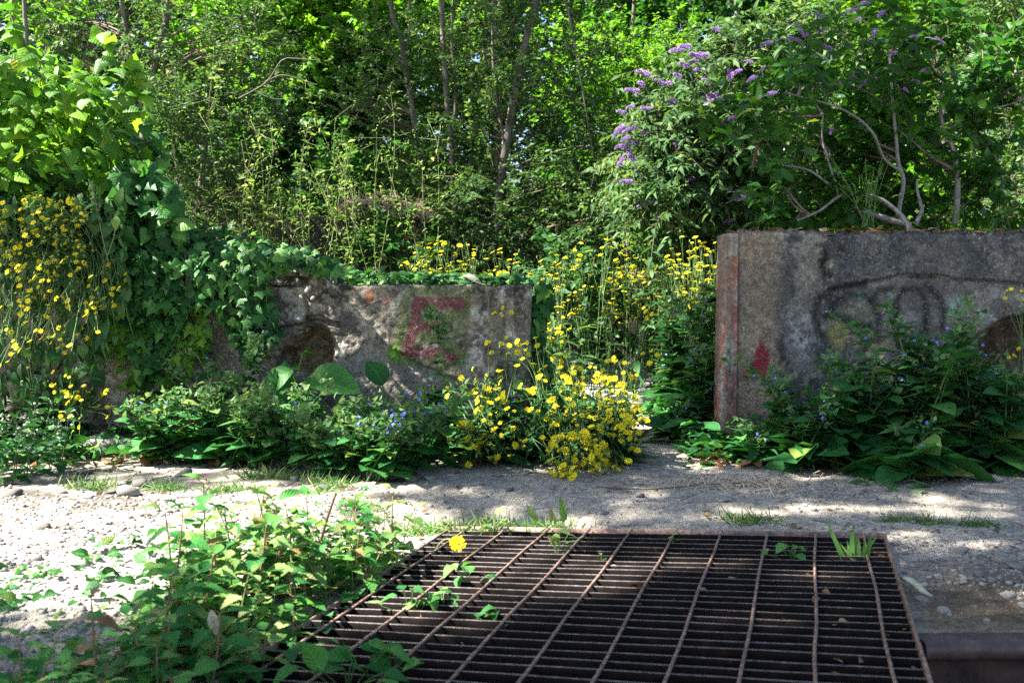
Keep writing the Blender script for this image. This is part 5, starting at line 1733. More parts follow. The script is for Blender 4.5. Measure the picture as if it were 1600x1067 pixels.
# small things on the letter wall
t = thing('dead_leaf', 'pale narrow leaf lying on the ivy strip above the letter wall', 'leaf', P(735, 436, 3.78))
lb = Buf()
scatter(lb, LANCE[:1], P(724, 431, 3.76)[None], P(754, 437, 3.74) - P(724, 431, 3.76), np.array([.1, -.6, .8]), .078, .95, 2.0)
lb.build('blade', M['straw'], t)
t = thing('metal_clip', 'small dark metal clip on the end of the letter wall top', 'clip', P(813, 440, 3.8))
sb = Buf()
tube(sb, smoothpath([P(808, 440, 3.8), P(808, 431, 3.8), P(811, 429, 3.8), P(818, 429, 3.8), P(820, 432, 3.8), P(820, 440, 3.8)], 16), .004, 8)
sb.build('hoop', M['black'], t)

# ================================================================== trees and shrubs
def litmask(u, v, major=False):
    """how far a canopy twig over this sun-line is left out: gaps in the crown that let the sun reach the track, the ivy and the climber"""
    pu = np.stack([u, v, u * 0], -1)
    wob = .3 * (fbm(pu * 2.2, 141) - .5)
    a = sstep(-.15, -.45, u + wob) * sstep(1.52, 1.72, v + .6 * wob) * sstep(2.86, 2.72, v + wob)
    thick = sstep(.15, -.02, u + wob) * sstep(1.7, 1.86, v + .6 * wob) * sstep(2.5, 2.4, v)
    st = .8 * sstep(.09, .04, np.abs(v - 2.53 + wob * .3)) * (u < 1.5) * sstep(.36, .5, fbm(pu * 3.1, 142))
    gr = .42 * sstep(1.7, 1.95, v + wob * .5) * sstep(2.42, 2.3, v) * sstep(1.2, .9, u + wob)
    br = .7 * sstep(.2, .1, np.hypot(u - .98, (v - 1.72) * 1.3))
    row = .9 * sstep(-.1, -.3, u + wob) * sstep(3.0, 3.1, v) * sstep(3.42, 3.34, v + .5 * wob)
    clump = .92 * sstep(3.0, 3.2, v) * sstep(3.5, 3.4, v) * sstep(.9, .7, u + wob) * sstep(-.2, 0, u)
    end = sstep(.09, .05, np.hypot(u - .2, v - 3.53))
    end = np.maximum(end, .9 * sstep(.09, .05, np.hypot(u - .5, v - 3.8)))
    back = sstep(3.82, 3.9, v) * sstep(1.9, 1.6, u)
    back = back * (1 - .9 * sstep(.62, .75, u) * sstep(4.75, 4.6, v))
    back = np.maximum(back, sstep(3.58, 3.66, v) * sstep(-.15, -.35, u + .6 * wob) * sstep(.34, .46, fbm(pu * 2.3, 147)))
    back2 = np.maximum(sstep(5.1, 5.3, v), .45 * sstep(4.0, 4.1, v) * sstep(.42, .52, fbm(pu * 2.6, 146)))
    if major:
        return np.clip(np.maximum.reduce([a, thick, row, back, back2]), 0, 1)
    return np.clip(np.maximum.reduce([a, thick, st, gr, br, row, clump, end, back, back2]), 0, 1)


def foliage(lb, tb, C, rg, K, leaf, L, tm, rad_from=None, droop=-.15, upn=.8, jn=.55, ws=1.0, lo=0, hi=1, twr=.0016, spread=.8):
    M = len(C)
    if rad_from is None:
        rad_from = C.mean(0)
    out = norm(C - rad_from)
    d = norm(out * .8 + rnd_dirs(rg, M) * .8 + UP * .15)
    t = np.linspace(0.05, 1, K)[None, :] + rg.uniform(-.04, .04, (M, K))
    Ls = L * rg.uniform(.6, 1.3, M)
    p = C[:, None] + d[:, None] * (t * Ls[:, None])[..., None]
    p[..., 2] += droop * (t ** 2) * Ls[:, None]
    side = norm(np.cross(d, UP + .001))
    s = np.where(np.arange(K) % 2, 1, -1)[None, :, None] * side[:, None] * spread
    ld = norm(d[:, None] * .55 + s + rg.normal(0, .38, (M, K, 3)) + [0, 0, droop])
    n = UP * upn + out[:, None] * .25 + rg.normal(0, jn, (M, K, 3))
    r = np.clip(rg.rand(M)[:, None] * .55 + rg.rand(M, K) * .55 - .05, 0, 1)
    r = lo + (hi - lo) * r
    sz = leaf * rg.uniform(.6, 1.25, (M, K))
    scatter(lb, tm, p.reshape(-1, 3), ld.reshape(-1, 3), n.reshape(-1, 3), sz.ravel(), r.ravel(), ws, rg)
    if tb is not None:
        for i in range(M):
            e = C[i] + d[i] * Ls[i] * .9
            e[2] += droop * .8 * Ls[i]
            tube(tb, np.array([C[i] - d[i] * Ls[i] * .15, C[i] + d[i] * Ls[i] * .45, e]), [twr, twr * .8, twr * .4], 3)


def blob_points(b, rg, gapf=1.6, gapt=.42, shell=.35, seed=0):
    """spray roots inside an ellipsoid given as (px, py, Y, rx_px, ry_px, depth radius, count)"""
    px_, py_, Y, rx, ry, rd, n = b
    c = P(px_, py_, Y)
    k = Y / F
    R = np.array([rx * k, rd, ry * k])
    u = rnd_dirs(rg, n * 3)
    r = (shell ** 3 + (1 - shell ** 3) * rg.rand(n * 3)) ** (1 / 3)
    p = c + u * R * r[:, None] * (1 + .5 * (fbm(u * 2.3 + c, 151 + seed) - .5))[:, None]
    g = fbm(p * gapf + seed * 7.7, 152 + seed, 3)
    p = p[g > gapt][:n]
    return p[p[:, 2] > .03], c, R


def plant_tree(name, label, cat, trunks, blobs, mat, tm, leaf, K=16, L=.3, seed=0, bark='bark', limbs=40, gapf=1.6, gapt=.44, ws=1.0, lo=0, hi=1, droop=-.15, upn=.8, jn=.55, mask=True, twr=.0016, twigs=True, group=None, shell=.35, spread=.8):
    rg = np.random.RandomState(1000 + seed)
    paths = []
    for pts, Yd, r0, r1 in trunks:
        Ys = np.broadcast_to(Yd, (len(pts),)) if np.ndim(Yd) == 0 else np.array(Yd)
        w = np.array([P(x, y, Y_) for (x, y), Y_ in zip(pts, Ys)])
        paths.append((smoothpath(w, max(12, 5 * len(pts))), r0, r1))
    if paths:
        base = paths[0][0][0].copy()
    elif not blobs:
        base = np.zeros(3)
    else:
        c = P(blobs[0][0], blobs[0][1], blobs[0][2])
        base = np.array([c[0], c[1], gz(c[0], c[1])])
    t = thing(name, label, cat, base, group)
    tb, wb, lb = Buf(), Buf(), Buf()
    for p, r0, r1 in paths:
        k = len(p)
        rr = np.linspace(r0, r1, k) * (1 + .12 * (fbm(p * 9, 161) - .5))
        tube(tb, p, rr, 9)
    if not blobs:
        return t
    allp = np.concatenate([p for p, _, _ in paths]) if paths else base[None] + np.linspace(0, 1, 6)[:, None] * (P(blobs[0][0], blobs[0][1], blobs[0][2]) - base)[None]
    if not paths:
        tube(tb, allp, np.linspace(.012, .005, 6), 7)
    for bi, b in enumerate(blobs):
        C, c, R = blob_points(b, rg, gapf, gapt, shell, seed + bi)
        if mask and len(C):
            hi_ = C[:, 2] > 2.9            # thin, broken tops
            C = C[~(hi_ & (fbm(C * .8, 145, 2) < .5))]
        if not len(C):
            continue
        foliage(lb, wb if twigs else None, C, rg, K, leaf, L, tm, c - [0, 0, R[2] * .4], droop, upn, jn, ws, lo, hi, twr, spread)
        for i in rg.choice(len(C), min(len(C), max(2, limbs // len(blobs))), replace=False):
            d = np.linalg.norm(allp - C[i], axis=1) + 1.2 * np.maximum(0, allp[:, 2] - C[i][2] + .1)
            a = allp[np.argmin(d)]
            m = (a + C[i]) / 2 + [0, 0, .12 * np.linalg.norm(C[i] - a)] + rg.normal(0, .05, 3)
            tube(wb, bez(a, m, C[i], 9), np.linspace(.007, .002, 9), 5)
    tb.build('trunk', M[bark], t)
    if wb.n:
        wb.build('branches', M['twig'], t)
    if lb.n:
        lb.build('crown', M[mat], t)
    return t


WT = 'slim trees behind the letter wall'
# ---- slim trees behind the letter wall (crowns go on above the frame and shade the track)
plant_tree('slim_tree', 'slim grey tree leaning right behind the letter wall, its pale trunk fullest in view', 'tree',
           [([(782, 560), (780, 420), (777, 330), (795, 205), (815, 90), (838, 0), (865, -150), (880, -400)], 6.7, .034, .018), ([(790, 230), (775, 150), (770, 60), (772, -60)], 6.75, .014, .008)],
           [(830, 250, 6.6, 120, 130, .5, 260), (870, 120, 6.8, 130, 130, .6, 230), (780, 330, 6.5, 110, 80, .4, 150), (930, 320, 6.4, 60, 110, .4, 110), (880, -150, 6.8, 240, 160, .9, 220), (1050, -420, 6.9, 330, 220, 1.2, 420)], 'willow', TINY, .036, 22, .26, 1, limbs=70)
plant_tree('slim_tree', 'straight slim tree left of the leaning one, its pale bark catching light', 'tree',
           [([(714, 560), (712, 400), (707, 250), (698, 150), (690, 0), (684, -300)], 6.9, .026, .014), ([(705, 250), (712, 150), (706, 60), (712, -80)], 6.95, .012, .006)],
           [(700, 300, 6.8, 80, 90, .4, 150), (720, 130, 7.0, 90, 120, .5, 170), (740, 390, 6.5, 80, 40, .3, 70), (650, -250, 6.9, 260, 200, 1.0, 260)], 'willow', TINY, .034, 22, .24, 2, limbs=46)
plant_tree('slim_tree', 'slim bare stemmed tree curving left above the dry grass heap', 'tree',
           [([(680, 560), (672, 370), (655, 240), (638, 130), (626, 60), (610, 0), (590, -300)], 7.1, .026, .013), ([(630, 100), (640, 40), (636, -60)], 7.1, .012, .007)],
           [(600, 130, 7.1, 70, 110, .4, 110), (560, 210, 6.9, 50, 70, .3, 60), (480, -300, 6.9, 240, 180, 1.0, 160)], 'willow', TINY, .034, 20, .26, 3, limbs=40)
plant_tree('slim_tree', 'thin dark stemmed sapling between the two larger slim trees', 'tree',
           [([(764, 540), (762, 360), (757, 160), (759, 60), (757, -60)], 7.2, .014, .009)], [(760, 250, 7.2, 50, 140, .3, 90), (770, 60, 7.3, 60, 80, .3, 70)], 'willow', TINY, .034, 18, .22, 4, limbs=24)
plant_tree('tree', 'brownish trunk standing further back between the slim trees', 'tree',
           [([(776, 500), (778, 300), (778, 100), (782, 0), (784, -200)], 9.0, .04, .028)], [(800, 60, 9.2, 120, 110, .7, 150), (720, 120, 9.4, 110, 110, .7, 130)], 'lime', TINY, .055, 20, .36, 5, limbs=30)
# thin hanging branch
t = thing('hanging_branch', 'bare thin branch drooping from above, right of the leaning tree', 'branch', P(905, 120, 6.2))
sb = Buf()
tube(sb, smoothpath([P(868, -40, 6.2), P(888, 20, 6.2), (P(903, 100, 6.2)), P(915, 170, 6.2), P(928, 250, 6.2)], 20), np.linspace(.008, .003, 20), 6)
tube(sb, smoothpath([P(903, 90, 6.2), P(950, 75, 6.2), P(985, 62, 6.3), P(1010, 45, 6.4)], 12), np.linspace(.006, .003, 12), 6)
for a, c in (((910, 150), (930, 165)), ((921, 210), (905, 240)), ((895, 60), (880, 95))):
    tube(sb, bez(P(*a, 6.2), P((a[0] + c[0]) / 2, a[1] + 2, 6.2), P(*c, 6.2), 6), .002, 4)
sb.build('wood', M['bark'], t)

# ---- unseen tree added on the left, its crown shaped to shade the track
plant_tree('unseen_shade_tree', 'unseen tree added left of the track, its high crown shaped to shade the grate and walls', 'tree', [], [], 'dark', TINY, .07, 16, .3, 90)
t = [o for o in S.objects if o.name.startswith('unseen_shade_tree')][0]
for o in list(t.children):
    bpy.data.objects.remove(o)
rg = np.random.RandomState(91)
t.location = (-6.4, -.4, 0)
t['_o'] = [-6.4, -.4, 0.0]
tb, wb, lb = Buf(), Buf(), Buf()
tr = smoothpath(np.array([(-6.4, -.4, -.1), (-6.3, -.35, 1.5), (-5.9, -.3, 3.2), (-5.2, -.2, 4.4), (-4.6, 0, 5.6)]), 24)
tube(tb, tr, np.linspace(.13, .06, 24), 10)
uu, vv = rg.uniform(-2.2, 3.3, 10000), rg.uniform(-.4, 4.9, 10000)
zz = rg.uniform(4.3, 5.3, 10000)
C = np.stack([uu + SUNV[0] / SUNV[2] * zz, vv + SUNV[1] / SUNV[2] * zz, zz], -1)
keep = (rg.rand(10000) > 1.05 * np.maximum.reduce([litmask(uu, vv)] + [litmask(uu + a, vv + c, True) for a, c in ((.15, 0), (-.15, 0), (0, .09), (0, -.09))])) & (fbm(C * 1.3, 171, 3) > .25)
C = C[keep]
foliage(lb, wb, C, rg, 15, .07, .17, TINY, np.array([-4.5, .5, 3.0]), -.1, 1.0, .4)
for i in rg.choice(len(C), 60, replace=False):
    a = tr[rg.randint(12, 24)]
    tube(wb, bez(a, (a + C[i]) / 2 + [0, 0, .3], C[i], 12), np.linspace(.022, .004, 12), 5)
tb.build('trunk', M['bark'], t)
wb.build('branches', M['twig'], t)
lb.build('crown', M['dark'], t)

# ---- second unseen tree, added further back on the left to half shade the slim trees
t = thing('unseen_shade_tree', 'unseen tree added further back on the left to shade the slim trees', 'tree', (-6.6, 6.6, 0))
rg = np.random.RandomState(92)
tb, wb, lb = Buf(), Buf(), Buf()
tr = smoothpath(np.array([(-6.6, 6.6, -.1), (-6.5, 6.6, 1.6), (-6.1, 6.7, 3.2), (-5.4, 6.7, 4.4), (-4.6, 6.8, 5.6)]), 24)
tube(tb, tr, np.linspace(.13, .05, 24), 10)
k = 2600
uu, vv, zz = rg.uniform(-1.6, 2.9, k), rg.uniform(5.9, 7.9, k), rg.uniform(4.4, 5.4, k)
C = np.stack([uu + SUNV[0] / SUNV[2] * zz, vv + SUNV[1] / SUNV[2] * zz, zz], -1)
C = C[(fbm(C * 1.1, 173, 3) > .55) & ~((uu < 1.7) & (vv < 6.7))]
foliage(lb, wb, C, rg, 15, .07, .22, TINY, np.array([-4.5, 6.7, 3.4]), -.1, 1.0, .4)
for i in rg.choice(len(C), 40, replace=False):
    a = tr[rg.randint(12, 24)]
    tube(wb, bez(a, (a + C[i]) / 2 + [0, 0, .3], C[i], 12), np.linspace(.02, .004, 12), 5)
tb.build('trunk', M['bark'], t)
wb.build('branches', M['twig'], t)
lb.build('crown', M['dark'], t)

# ---- left group
plant_tree('tree', 'grey multi stemmed tree rising behind the bright climber', 'tree',
           [([(220, 420), (222, 260), (225, 205), (240, 110), (265, 0), (285, -200)], 5.9, .026, .018), ([(220, 260), (214, 200), (205, 90), (190, 0), (180, -150)], 5.95, .02, .012), ([(224, 215), (250, 150), (258, 60), (250, -60)], 5.9, .013, .008)],
           [(300, 60, 6.0, 130, 90, .5, 170), (170, 40, 6.1, 110, 80, .5, 120), (360, 90, 5.8, 70, 60, .35, 60), (330, -220, 6.2, 200, 110, .8, 50)], 'willow', TINY, .036, 20, .28, 6, limbs=60)
plant_tree('tree', 'thin dark tree leaning left behind the climber', 'tree', [([(165, 400), (155, 110), (130, 50), (108, 0), (80, -120)], 6.3, .017, .01), ([(142, 70), (170, 30), (180, -40)], 6.3, .009, .005)], [(120, 30, 6.4, 110, 70, .5, 110), (60, 60, 6.5, 90, 70, .5, 80)], 'dark', TINY, .045, 18, .3, 7, limbs=26)
plant_tree('tree', 'pale bare trunk standing out of the top of the climber', 'tree', [([(44, 200), (42, 85), (38, 0), (36, -120)], 4.5, .011, .009)], [(0, -20, 5.0, 90, 40, .3, 40)], 'lime', TINY, .045, 16, .22, 8, limbs=8)
plant_tree('bush', 'dark fine leaved bush behind the ivy covered wall', 'bush', [([(300, 450), (312, 300), (330, 180), (350, 100)], 5.6, .02, .008), ([(300, 440), (280, 300), (270, 200)], 5.6, .014, .006)],
           [(310, 250, 5.6, 90, 110, .4, 250), (370, 185, 5.8, 80, 70, .4, 130), (270, 330, 5.3, 60, 60, .3, 90), (340, 330, 5.4, 70, 40, .3, 90)], 'willow', TINY, .032, 20, .22, 9, limbs=50)
t = thing('bare_branch', 'forked bare twig crossing in front of the dark bush', 'branch', P(400, 150, 5.3))
sb = Buf()
for pth, r in (([(372, 155), (415, 130), (440, 95), (460, 92), (500, 95)], .005), ([(415, 128), (440, 118), (470, 125), (495, 133)], .0045), ([(400, 145), (430, 155), (460, 153)], .003), ([(280, 140), (330, 160), (370, 185), (410, 212)], .004), ([(160, 60), (200, 95), (235, 130), (262, 160)], .004)):
    tube(sb, smoothpath([P(a, c, 5.3) for a, c in pth], 16), np.linspace(r, r * .5, 16), 6)
sb.build('wood', M['bark'], t)

# ---- bright maple and mid-distance trees
plant_tree('maple_tree', 'bright sunlit maple crown at the top centre left', 'tree', [([(470, 520), (462, 300), (455, 100), (450, -150)], 9.6, .07, .05)],
           [(500, 60, 9.2, 110, 90, .6, 260), (420, 30, 9.4, 90, 70, .6, 160), (560, 30, 9.5, 90, 70, .6, 150), (480, 170, 9.4, 90, 60, .5, 130), (480, -80, 9.6, 190, 90, .9, 160)], 'lime', PALM, .085, 14, .4, 10, limbs=40, droop=-.3, lo=.15)
plant_tree('maple_tree', 'broad leaved tree in deep shade below the bright maple', 'tree', [([(420, 540), (425, 300), (430, 150)], 8.8, .05, .03)], [(540, 180, 9.3, 90, 90, .5, 150), (450, 230, 9.0, 100, 80, .6, 150), (380, 250, 8.8, 90, 90, .5, 130), (560, 290, 8.6, 110, 70, .5, 120)], 'dark', PALM, .08, 14, .4, 11, limbs=30, droop=-.3)
plant_tree('tree', 'light small leaved tree left of the buddleia', 'tree', [([(985, 520), (980, 300), (985, 100), (1000, -120)], 8.8, .022, .014), ([(983, 200), (1020, 120), (1060, 60)], 8.8, .022, .01)],
           [(960, 90, 8.5, 110, 110, .6, 280), (1020, 160, 8.3, 70, 70, .4, 130), (920, 200, 8.6, 90, 90, .5, 170), (1000, 30, 8.8, 110, 60, .6, 150), (990, 270, 8.0, 60, 60, .4, 90)], 'lime', TINY, .05, 20, .3, 12, limbs=40)
plant_tree('tree', 'dark pointed leaved tree filling the top behind the buddleia', 'tree', [([(1150, 500), (1150, 200), (1152, -100)], 10.6, .035, .03)], [(1130, 60, 10.2, 140, 80, .7, 300), (1230, 20, 10.6, 110, 80, .7, 200), (1120, 180, 10.0, 90, 90, .6, 160), (1180, -70, 10.8, 210, 70, .9, 160)], 'dark', PALM, .09, 14, .42, 13, limbs=30, droop=-.4)
plant_tree('tree', 'yellow green sunlit tree behind the glossy shrub at the top right', 'tree', [([(1380, 500), (1375, 250), (1380, 100), (1390, -120)], 8.0, .045, .03), ([(1395, 90), (1380, 40), (1382, -60)], 8.0, .016, .009)],
           [(1320, 70, 7.8, 100, 80, .5, 200), (1400, 60, 8.0, 90, 80, .5, 170), (1290, 170, 7.6, 80, 80, .4, 130), (1430, 180, 7.8, 90, 80, .4, 130), (1360, 300, 7.4, 160, 60, .4, 150)], 'lime', SHRUB, .085, 14, .34, 14, limbs=40, droop=-.3, lo=.3)
plant_tree('tree', 'slender grey stemmed tree at the top right behind the shrub', 'tree', [([(1480, 520), (1474, 200), (1465, 70), (1455, 0), (1450, -150)], 7.0, .026, .015), ([(1478, 150), (1495, 60), (1505, -40)], 7.0, .012, .006)], [(1480, 40, 7.0, 80, 70, .4, 130), (1520, 120, 7.1, 60, 60, .4, 90), (1300, -300, 6.8, 330, 190, 1.1, 420), (1650, -250, 6.6, 240, 200, 1.0, 260)], 'willow', TINY, .045, 20, .3, 15, limbs=40)
plant_tree('tree', 'feathery pale leaved tree at the right edge', 'tree', [([(1585, 480), (1580, 250), (1575, 100), (1580, -100)], 6.0, .025, .015)], [(1570, 110, 5.9, 70, 110, .4, 260), (1600, 240, 5.7, 60, 90, .35, 170), (1550, 20, 6.1, 90, 60, .4, 130), (1600, 330, 5.4, 70, 40, .3, 80), (1640, 120, 5.9, 70, 160, .4, 160)], 'willow', TINY, .032, 24, .24, 16, limbs=40, lo=.25)

# ---- far row that closes the view
FR = 'far trees closing the view'
for i, (x, lab_, mt) in enumerate([(-330, 'far dark tree beyond the left edge of the picture', 'dark'), (-60, 'far leafy tree at the left edge behind the climber', 'lime'), (190, 'far dark tree behind the multi stemmed tree', 'dark'), (420, 'far tree behind the bright maple', 'lime'), (640, 'far dark tree behind the slim bare stemmed tree', 'dark'), (840, 'far green tree behind the leaning tree', 'lime'), (1060, 'far dark tree left of the dark pointed leaved tree', 'dark'), (1290, 'far tree behind the yellow green tree', 'dark'), (1500, 'far green tree behind the right edge shrubs', 'lime'), (1750, 'far dark tree beyond the right edge of the picture', 'dark'), (1980, 'farthest right dark tree', 'dark')]):
    Yd = 12.5 + 1.6 * ((i * 7) % 3)
    plant_tree('tree', lab_, 'tree', [([(x, 480), (x + 8, 250), (x - 6, 50), (x, -180)], Yd, .1, .06)], [(x, 60, Yd, 170, 130, 1.0, 400), (x - 40, 220, Yd - .8, 160, 110, .9, 260), (x + 50, 340, Yd - 1.5, 170, 90, .8, 200), (x, -80, Yd + .3, 170, 110, 1.0, 300), (x - 20, 420, Yd - 2.2, 150, 60, .6, 140)], mt, TINY, .12, 18, .5, 30 + i, limbs=24, mask=False, twigs=False, group=FR, gapt=.38)

# ---- understorey behind the walls
US = 'undergrowth bushes beyond the walls'
for i, (x, y, Yd, rx, ry, n, mt, lab_, lf) in enumerate([(560, 330, 7.6, 110, 70, 200, 'dark', 'dark low bush behind the dry grass heap', .06), (640, 400, 7.6, 90, 60, 150, 'dark', 'low bush behind the left tree feet', .05), (760, 440, 7.8, 100, 60, 170, 'dark', 'low dark bush behind the tree trunks', .05), (880, 390, 6.8, 60, 80, 170, 'willow', 'low bush left of the dark hollow beyond the gap', .035), (955, 320, 6.3, 40, 34, 60, 'willow', 'pale leaved bush overhanging the dark hollow', .032), (1010, 420, 9.0, 90, 60, 130, 'dark', 'shaded bush behind the dark block', .06), (1100, 470, 9.6, 90, 60, 130, 'dark', 'shaded bush right of the dark block', .06), (1120, 350, 5.6, 60, 70, 130, 'budd', 'bush filling in under the buddleia', .06), (230, 330, 7.0, 130, 90, 180, 'dark', 'dark bush behind the left climber', .06), (60, 160, 7.5, 170, 120, 220, 'dark', 'dark bush further behind the left climber', .06), (1560, 360, 7.2, 120, 50, 130, 'lime', 'sunlit low bush behind the right end of the dark wall', .05), (1420, 330, 6.4, 130, 40, 130, 'lime', 'sunlit low bush behind the middle of the dark wall', .05), (860, 510, 7.0, 60, 36, 110, 'pale', 'sunlit tall grass clump left of the path', .06), (480, 430, 7.2, 130, 60, 130, 'dark', 'low shaded bush before the back wall', .05), (944, 480, 8.0, 22, 60, 90, 'dark', 'low leafy bush at the left edge of the dark block', .06), (872, 455, 5.8, 26, 60, 80, 'hawk', 'leafy undergrowth at the left side of the gap', .05), (1095, 470, 5.6, 40, 60, 110, 'hawk', 'leafy undergrowth at the right side of the gap', .05), (610, 405, 5.9, 60, 34, 120, 'dark', 'small dark bush hiding the right end of the low back wall', .04), (1230, 300, 6.5, 90, 60, 120, 'dark', 'dark bush between the buddleia and the shrub', .06)]):
    plant_tree('bush', lab_, 'bush', [], [(x, y, Yd, rx, ry, .4, n)], mt, LANCE if mt == 'pale' else TINY, lf, 20, .3, 60 + i, limbs=12, mask=False, group=US, gapt=.36)

# ---- buddleia
t = plant_tree('buddleia', 'buddleia bush with many drooping purple flower spikes', 'flowering bush', [([(1130, 560), (1135, 380), (1110, 250), (1090, 120)], 5.6, .03, .008), ([(1135, 400), (1180, 260), (1230, 130), (1262, 40)], 5.6, .022, .006), ([(1133, 420), (1060, 300), (1010, 240)], 5.5, .018, .005), ([(1134, 400), (1150, 250), (1160, 120)], 5.6, .016, .005)],
               [(1080, 190, 5.5, 80, 90, .35, 190), (1150, 140, 5.6, 80, 70, .35, 160), (1030, 260, 5.4, 50, 80, .3, 120), (1220, 100, 5.7, 70, 70, .3, 130), (1110, 290, 5.4, 90, 60, .3, 130), (1180, 240, 5.5, 90, 60, .3, 110), (1260, 60, 5.8, 60, 50, .3, 70), (1030, 340, 5.3, 50, 40, .25, 60)], 'budd', BUD, .055, 17, .26, 20, limbs=60, droop=-.35, jn=.5)
rg = np.random.RandomState(77)
spk = []
for i in range(4):
    b = Buf()
    m = 420
    tt = rg.rand(m) ** .8
    R = .021 * (1 - tt * .75) * np.minimum(1, tt * 8 + .4)
    an = rg.uniform(0, 6.283, m)
    rr = R * np.sqrt(rg.uniform(.3, 1, m))
    bend = -.035 * tt ** 2
    p = np.stack([rr * np.cos(an), .15 * tt, rr * np.sin(an) + bend], -1)
    scatter(b, TINY, p, norm(np.stack([np.cos(an), rg.normal(.2, .4, m), np.sin(an)], -1)), rnd_dirs(rg, m), .011, rg.rand(m), 1.5, rg)
    tube(b, np.array([(0, -.12, -.03), (0, -.06, -.008), (0, .05, -.005), (0, .14, -.033)]), [.003, .002, .0012, .0006], 4)
    spk.append(b.mesh('flower_spike', M['purple']))
SP = [(1006, 133), (1018, 121), (990, 166), (1000, 145), (1040, 134), (1050, 130), (1056, 158), (1020, 172), (978, 178), (976, 194), (997, 198), (984, 214), (1000, 224), (978, 228), (990, 240), (975, 246), (1010, 205), (990, 285), (996, 262), (1080, 74), (1070, 78), (1098, 92), (1092, 96), (1108, 88), (1076, 106), (1094, 108), (1064, 122), (1125, 48), (1195, 70), (1204, 66), (1110, 132), (1128, 155), (1124, 150), (1152, 184), (1072, 212), (1108, 156), (1140, 128), (1138, 122), (1198, 148), (1274, 24), (1240, 38), (1248, 46), (1262, 55), (1345, 6), (1346, 28), (1368, 48), (1355, 62), (1392, 84), (1420, 58), (1358, 126), (1412, 138), (1436, 130), (1273, 235), (1197, 255), (1010, 320), (1022, 312), (1146, 312), (1132, 348), (1150, 300), (1285, 72), (1300, 82), (1195, 105), (1030, 345), (1060, 235), (1085, 280), (1165, 95), (1180, 120), (1215, 128), (1230, 60), (1290, 45), (1310, 130), (1320, 20), (1380, 20), (1400, 130), (1445, 110), (1460, 60), (1250, 190), (1300, 200), (1220, 210)]
for i, (x, y) in enumerate(SP):
    o = bpy.data.objects.new('flower_spike', spk[i % 4])
    COL.objects.link(o)
    o.parent = t
    Yd = 5.1 + .1 * rg.rand() if x < 1140 else 3.95 + .1 * rg.rand()
    o.location = Vector(P(x, y, Yd)) - Vector(t['_o'])
    d = Vector(norm(np.array([-.75 if x < 1130 else rg.choice([-.7, .6]), -.55, rg.uniform(-.35, .45)]) + rg.normal(0, .25, 3)))
    o.rotation_mode = 'QUATERNION'
    o.rotation_quaternion = d.to_track_quat('Y', 'Z')
    s = rg.uniform(.4, .66) * (1 if x < 1140 else .6)
    o.scale = (s, s, s)

# ---- glossy shrub on the right wall
bp = lambda pts, Yd, r0, r1: (pts, Yd, r0, r1)
t = plant_tree('glossy_shrub', 'large glossy leaved shrub with bare grey limbs growing over the dark wall', 'shrub',
               [bp([(1424, 372), (1416, 352), (1390, 344), (1345, 328), (1318, 312), (1305, 296)], 4.05, .017, .007), bp([(1428, 368), (1415, 345), (1395, 325), (1372, 310), (1335, 303), (1310, 308), (1280, 330), (1245, 345)], 3.98, .011, .004), bp([(1408, 352), (1405, 325), (1412, 285), (1404, 255), (1400, 215), (1394, 150), (1390, 85)], 4.1, .010, .005), bp([(1408, 268), (1385, 252), (1375, 235), (1365, 210), (1340, 185), (1300, 165), (1225, 145)], [4.1, 4.08, 4.05, 4.0, 4.0, 4.0, 4.0], .007, .003), bp([(1430, 352), (1440, 330), (1438, 318), (1433, 297), (1433, 280)], 4.0, .010, .004), bp([(1495, 268), (1488, 230), (1478, 205), (1470, 180), (1472, 120)], 4.2, .011, .006), bp([(1492, 266), (1460, 248), (1430, 225), (1400, 200)], 4.2, .008, .004), bp([(1310, 308), (1300, 270), (1285, 220), (1286, 180)], 4.0, .005, .003), bp([(1566, 300), (1564, 270), (1556, 255)], 4.3, .01, .006), bp([(1492, 350), (1496, 300), (1495, 268)], 4.2, .014, .011), bp([(1305, 296), (1260, 265), (1200, 258), (1170, 262)], 4.0, .006, .003), bp([(1478, 205), (1520, 180), (1590, 160)], 4.2, .006, .003)],
               [(1330, 110, 4.15, 130, 60, .25, 47), (1230, 150, 4.05, 60, 45, .22, 15), (1180, 235, 4.0, 60, 45, .22, 18), (1290, 215, 4.35, 110, 60, .22, 40), (1440, 170, 4.35, 110, 90, .25, 59), (1520, 220, 4.4, 90, 70, .25, 47), (1220, 310, 4.2, 100, 40, .2, 31), (1400, 70, 4.3, 90, 50, .25, 28), (1330, 275, 4.5, 120, 60, .2, 37), (1480, 310, 4.45, 120, 45, .2, 37), (1280, 335, 4.3, 90, 22, .15, 18), (1580, 130, 4.5, 60, 80, .25, 24), (1540, 70, 4.6, 80, 50, .2, 22)],
               'shrub', SHRUB, .064, 11, .16, 21, bark='shrubbark', limbs=50, gapt=.46, droop=-.12, jn=.5, twr=.0018, mask=False)
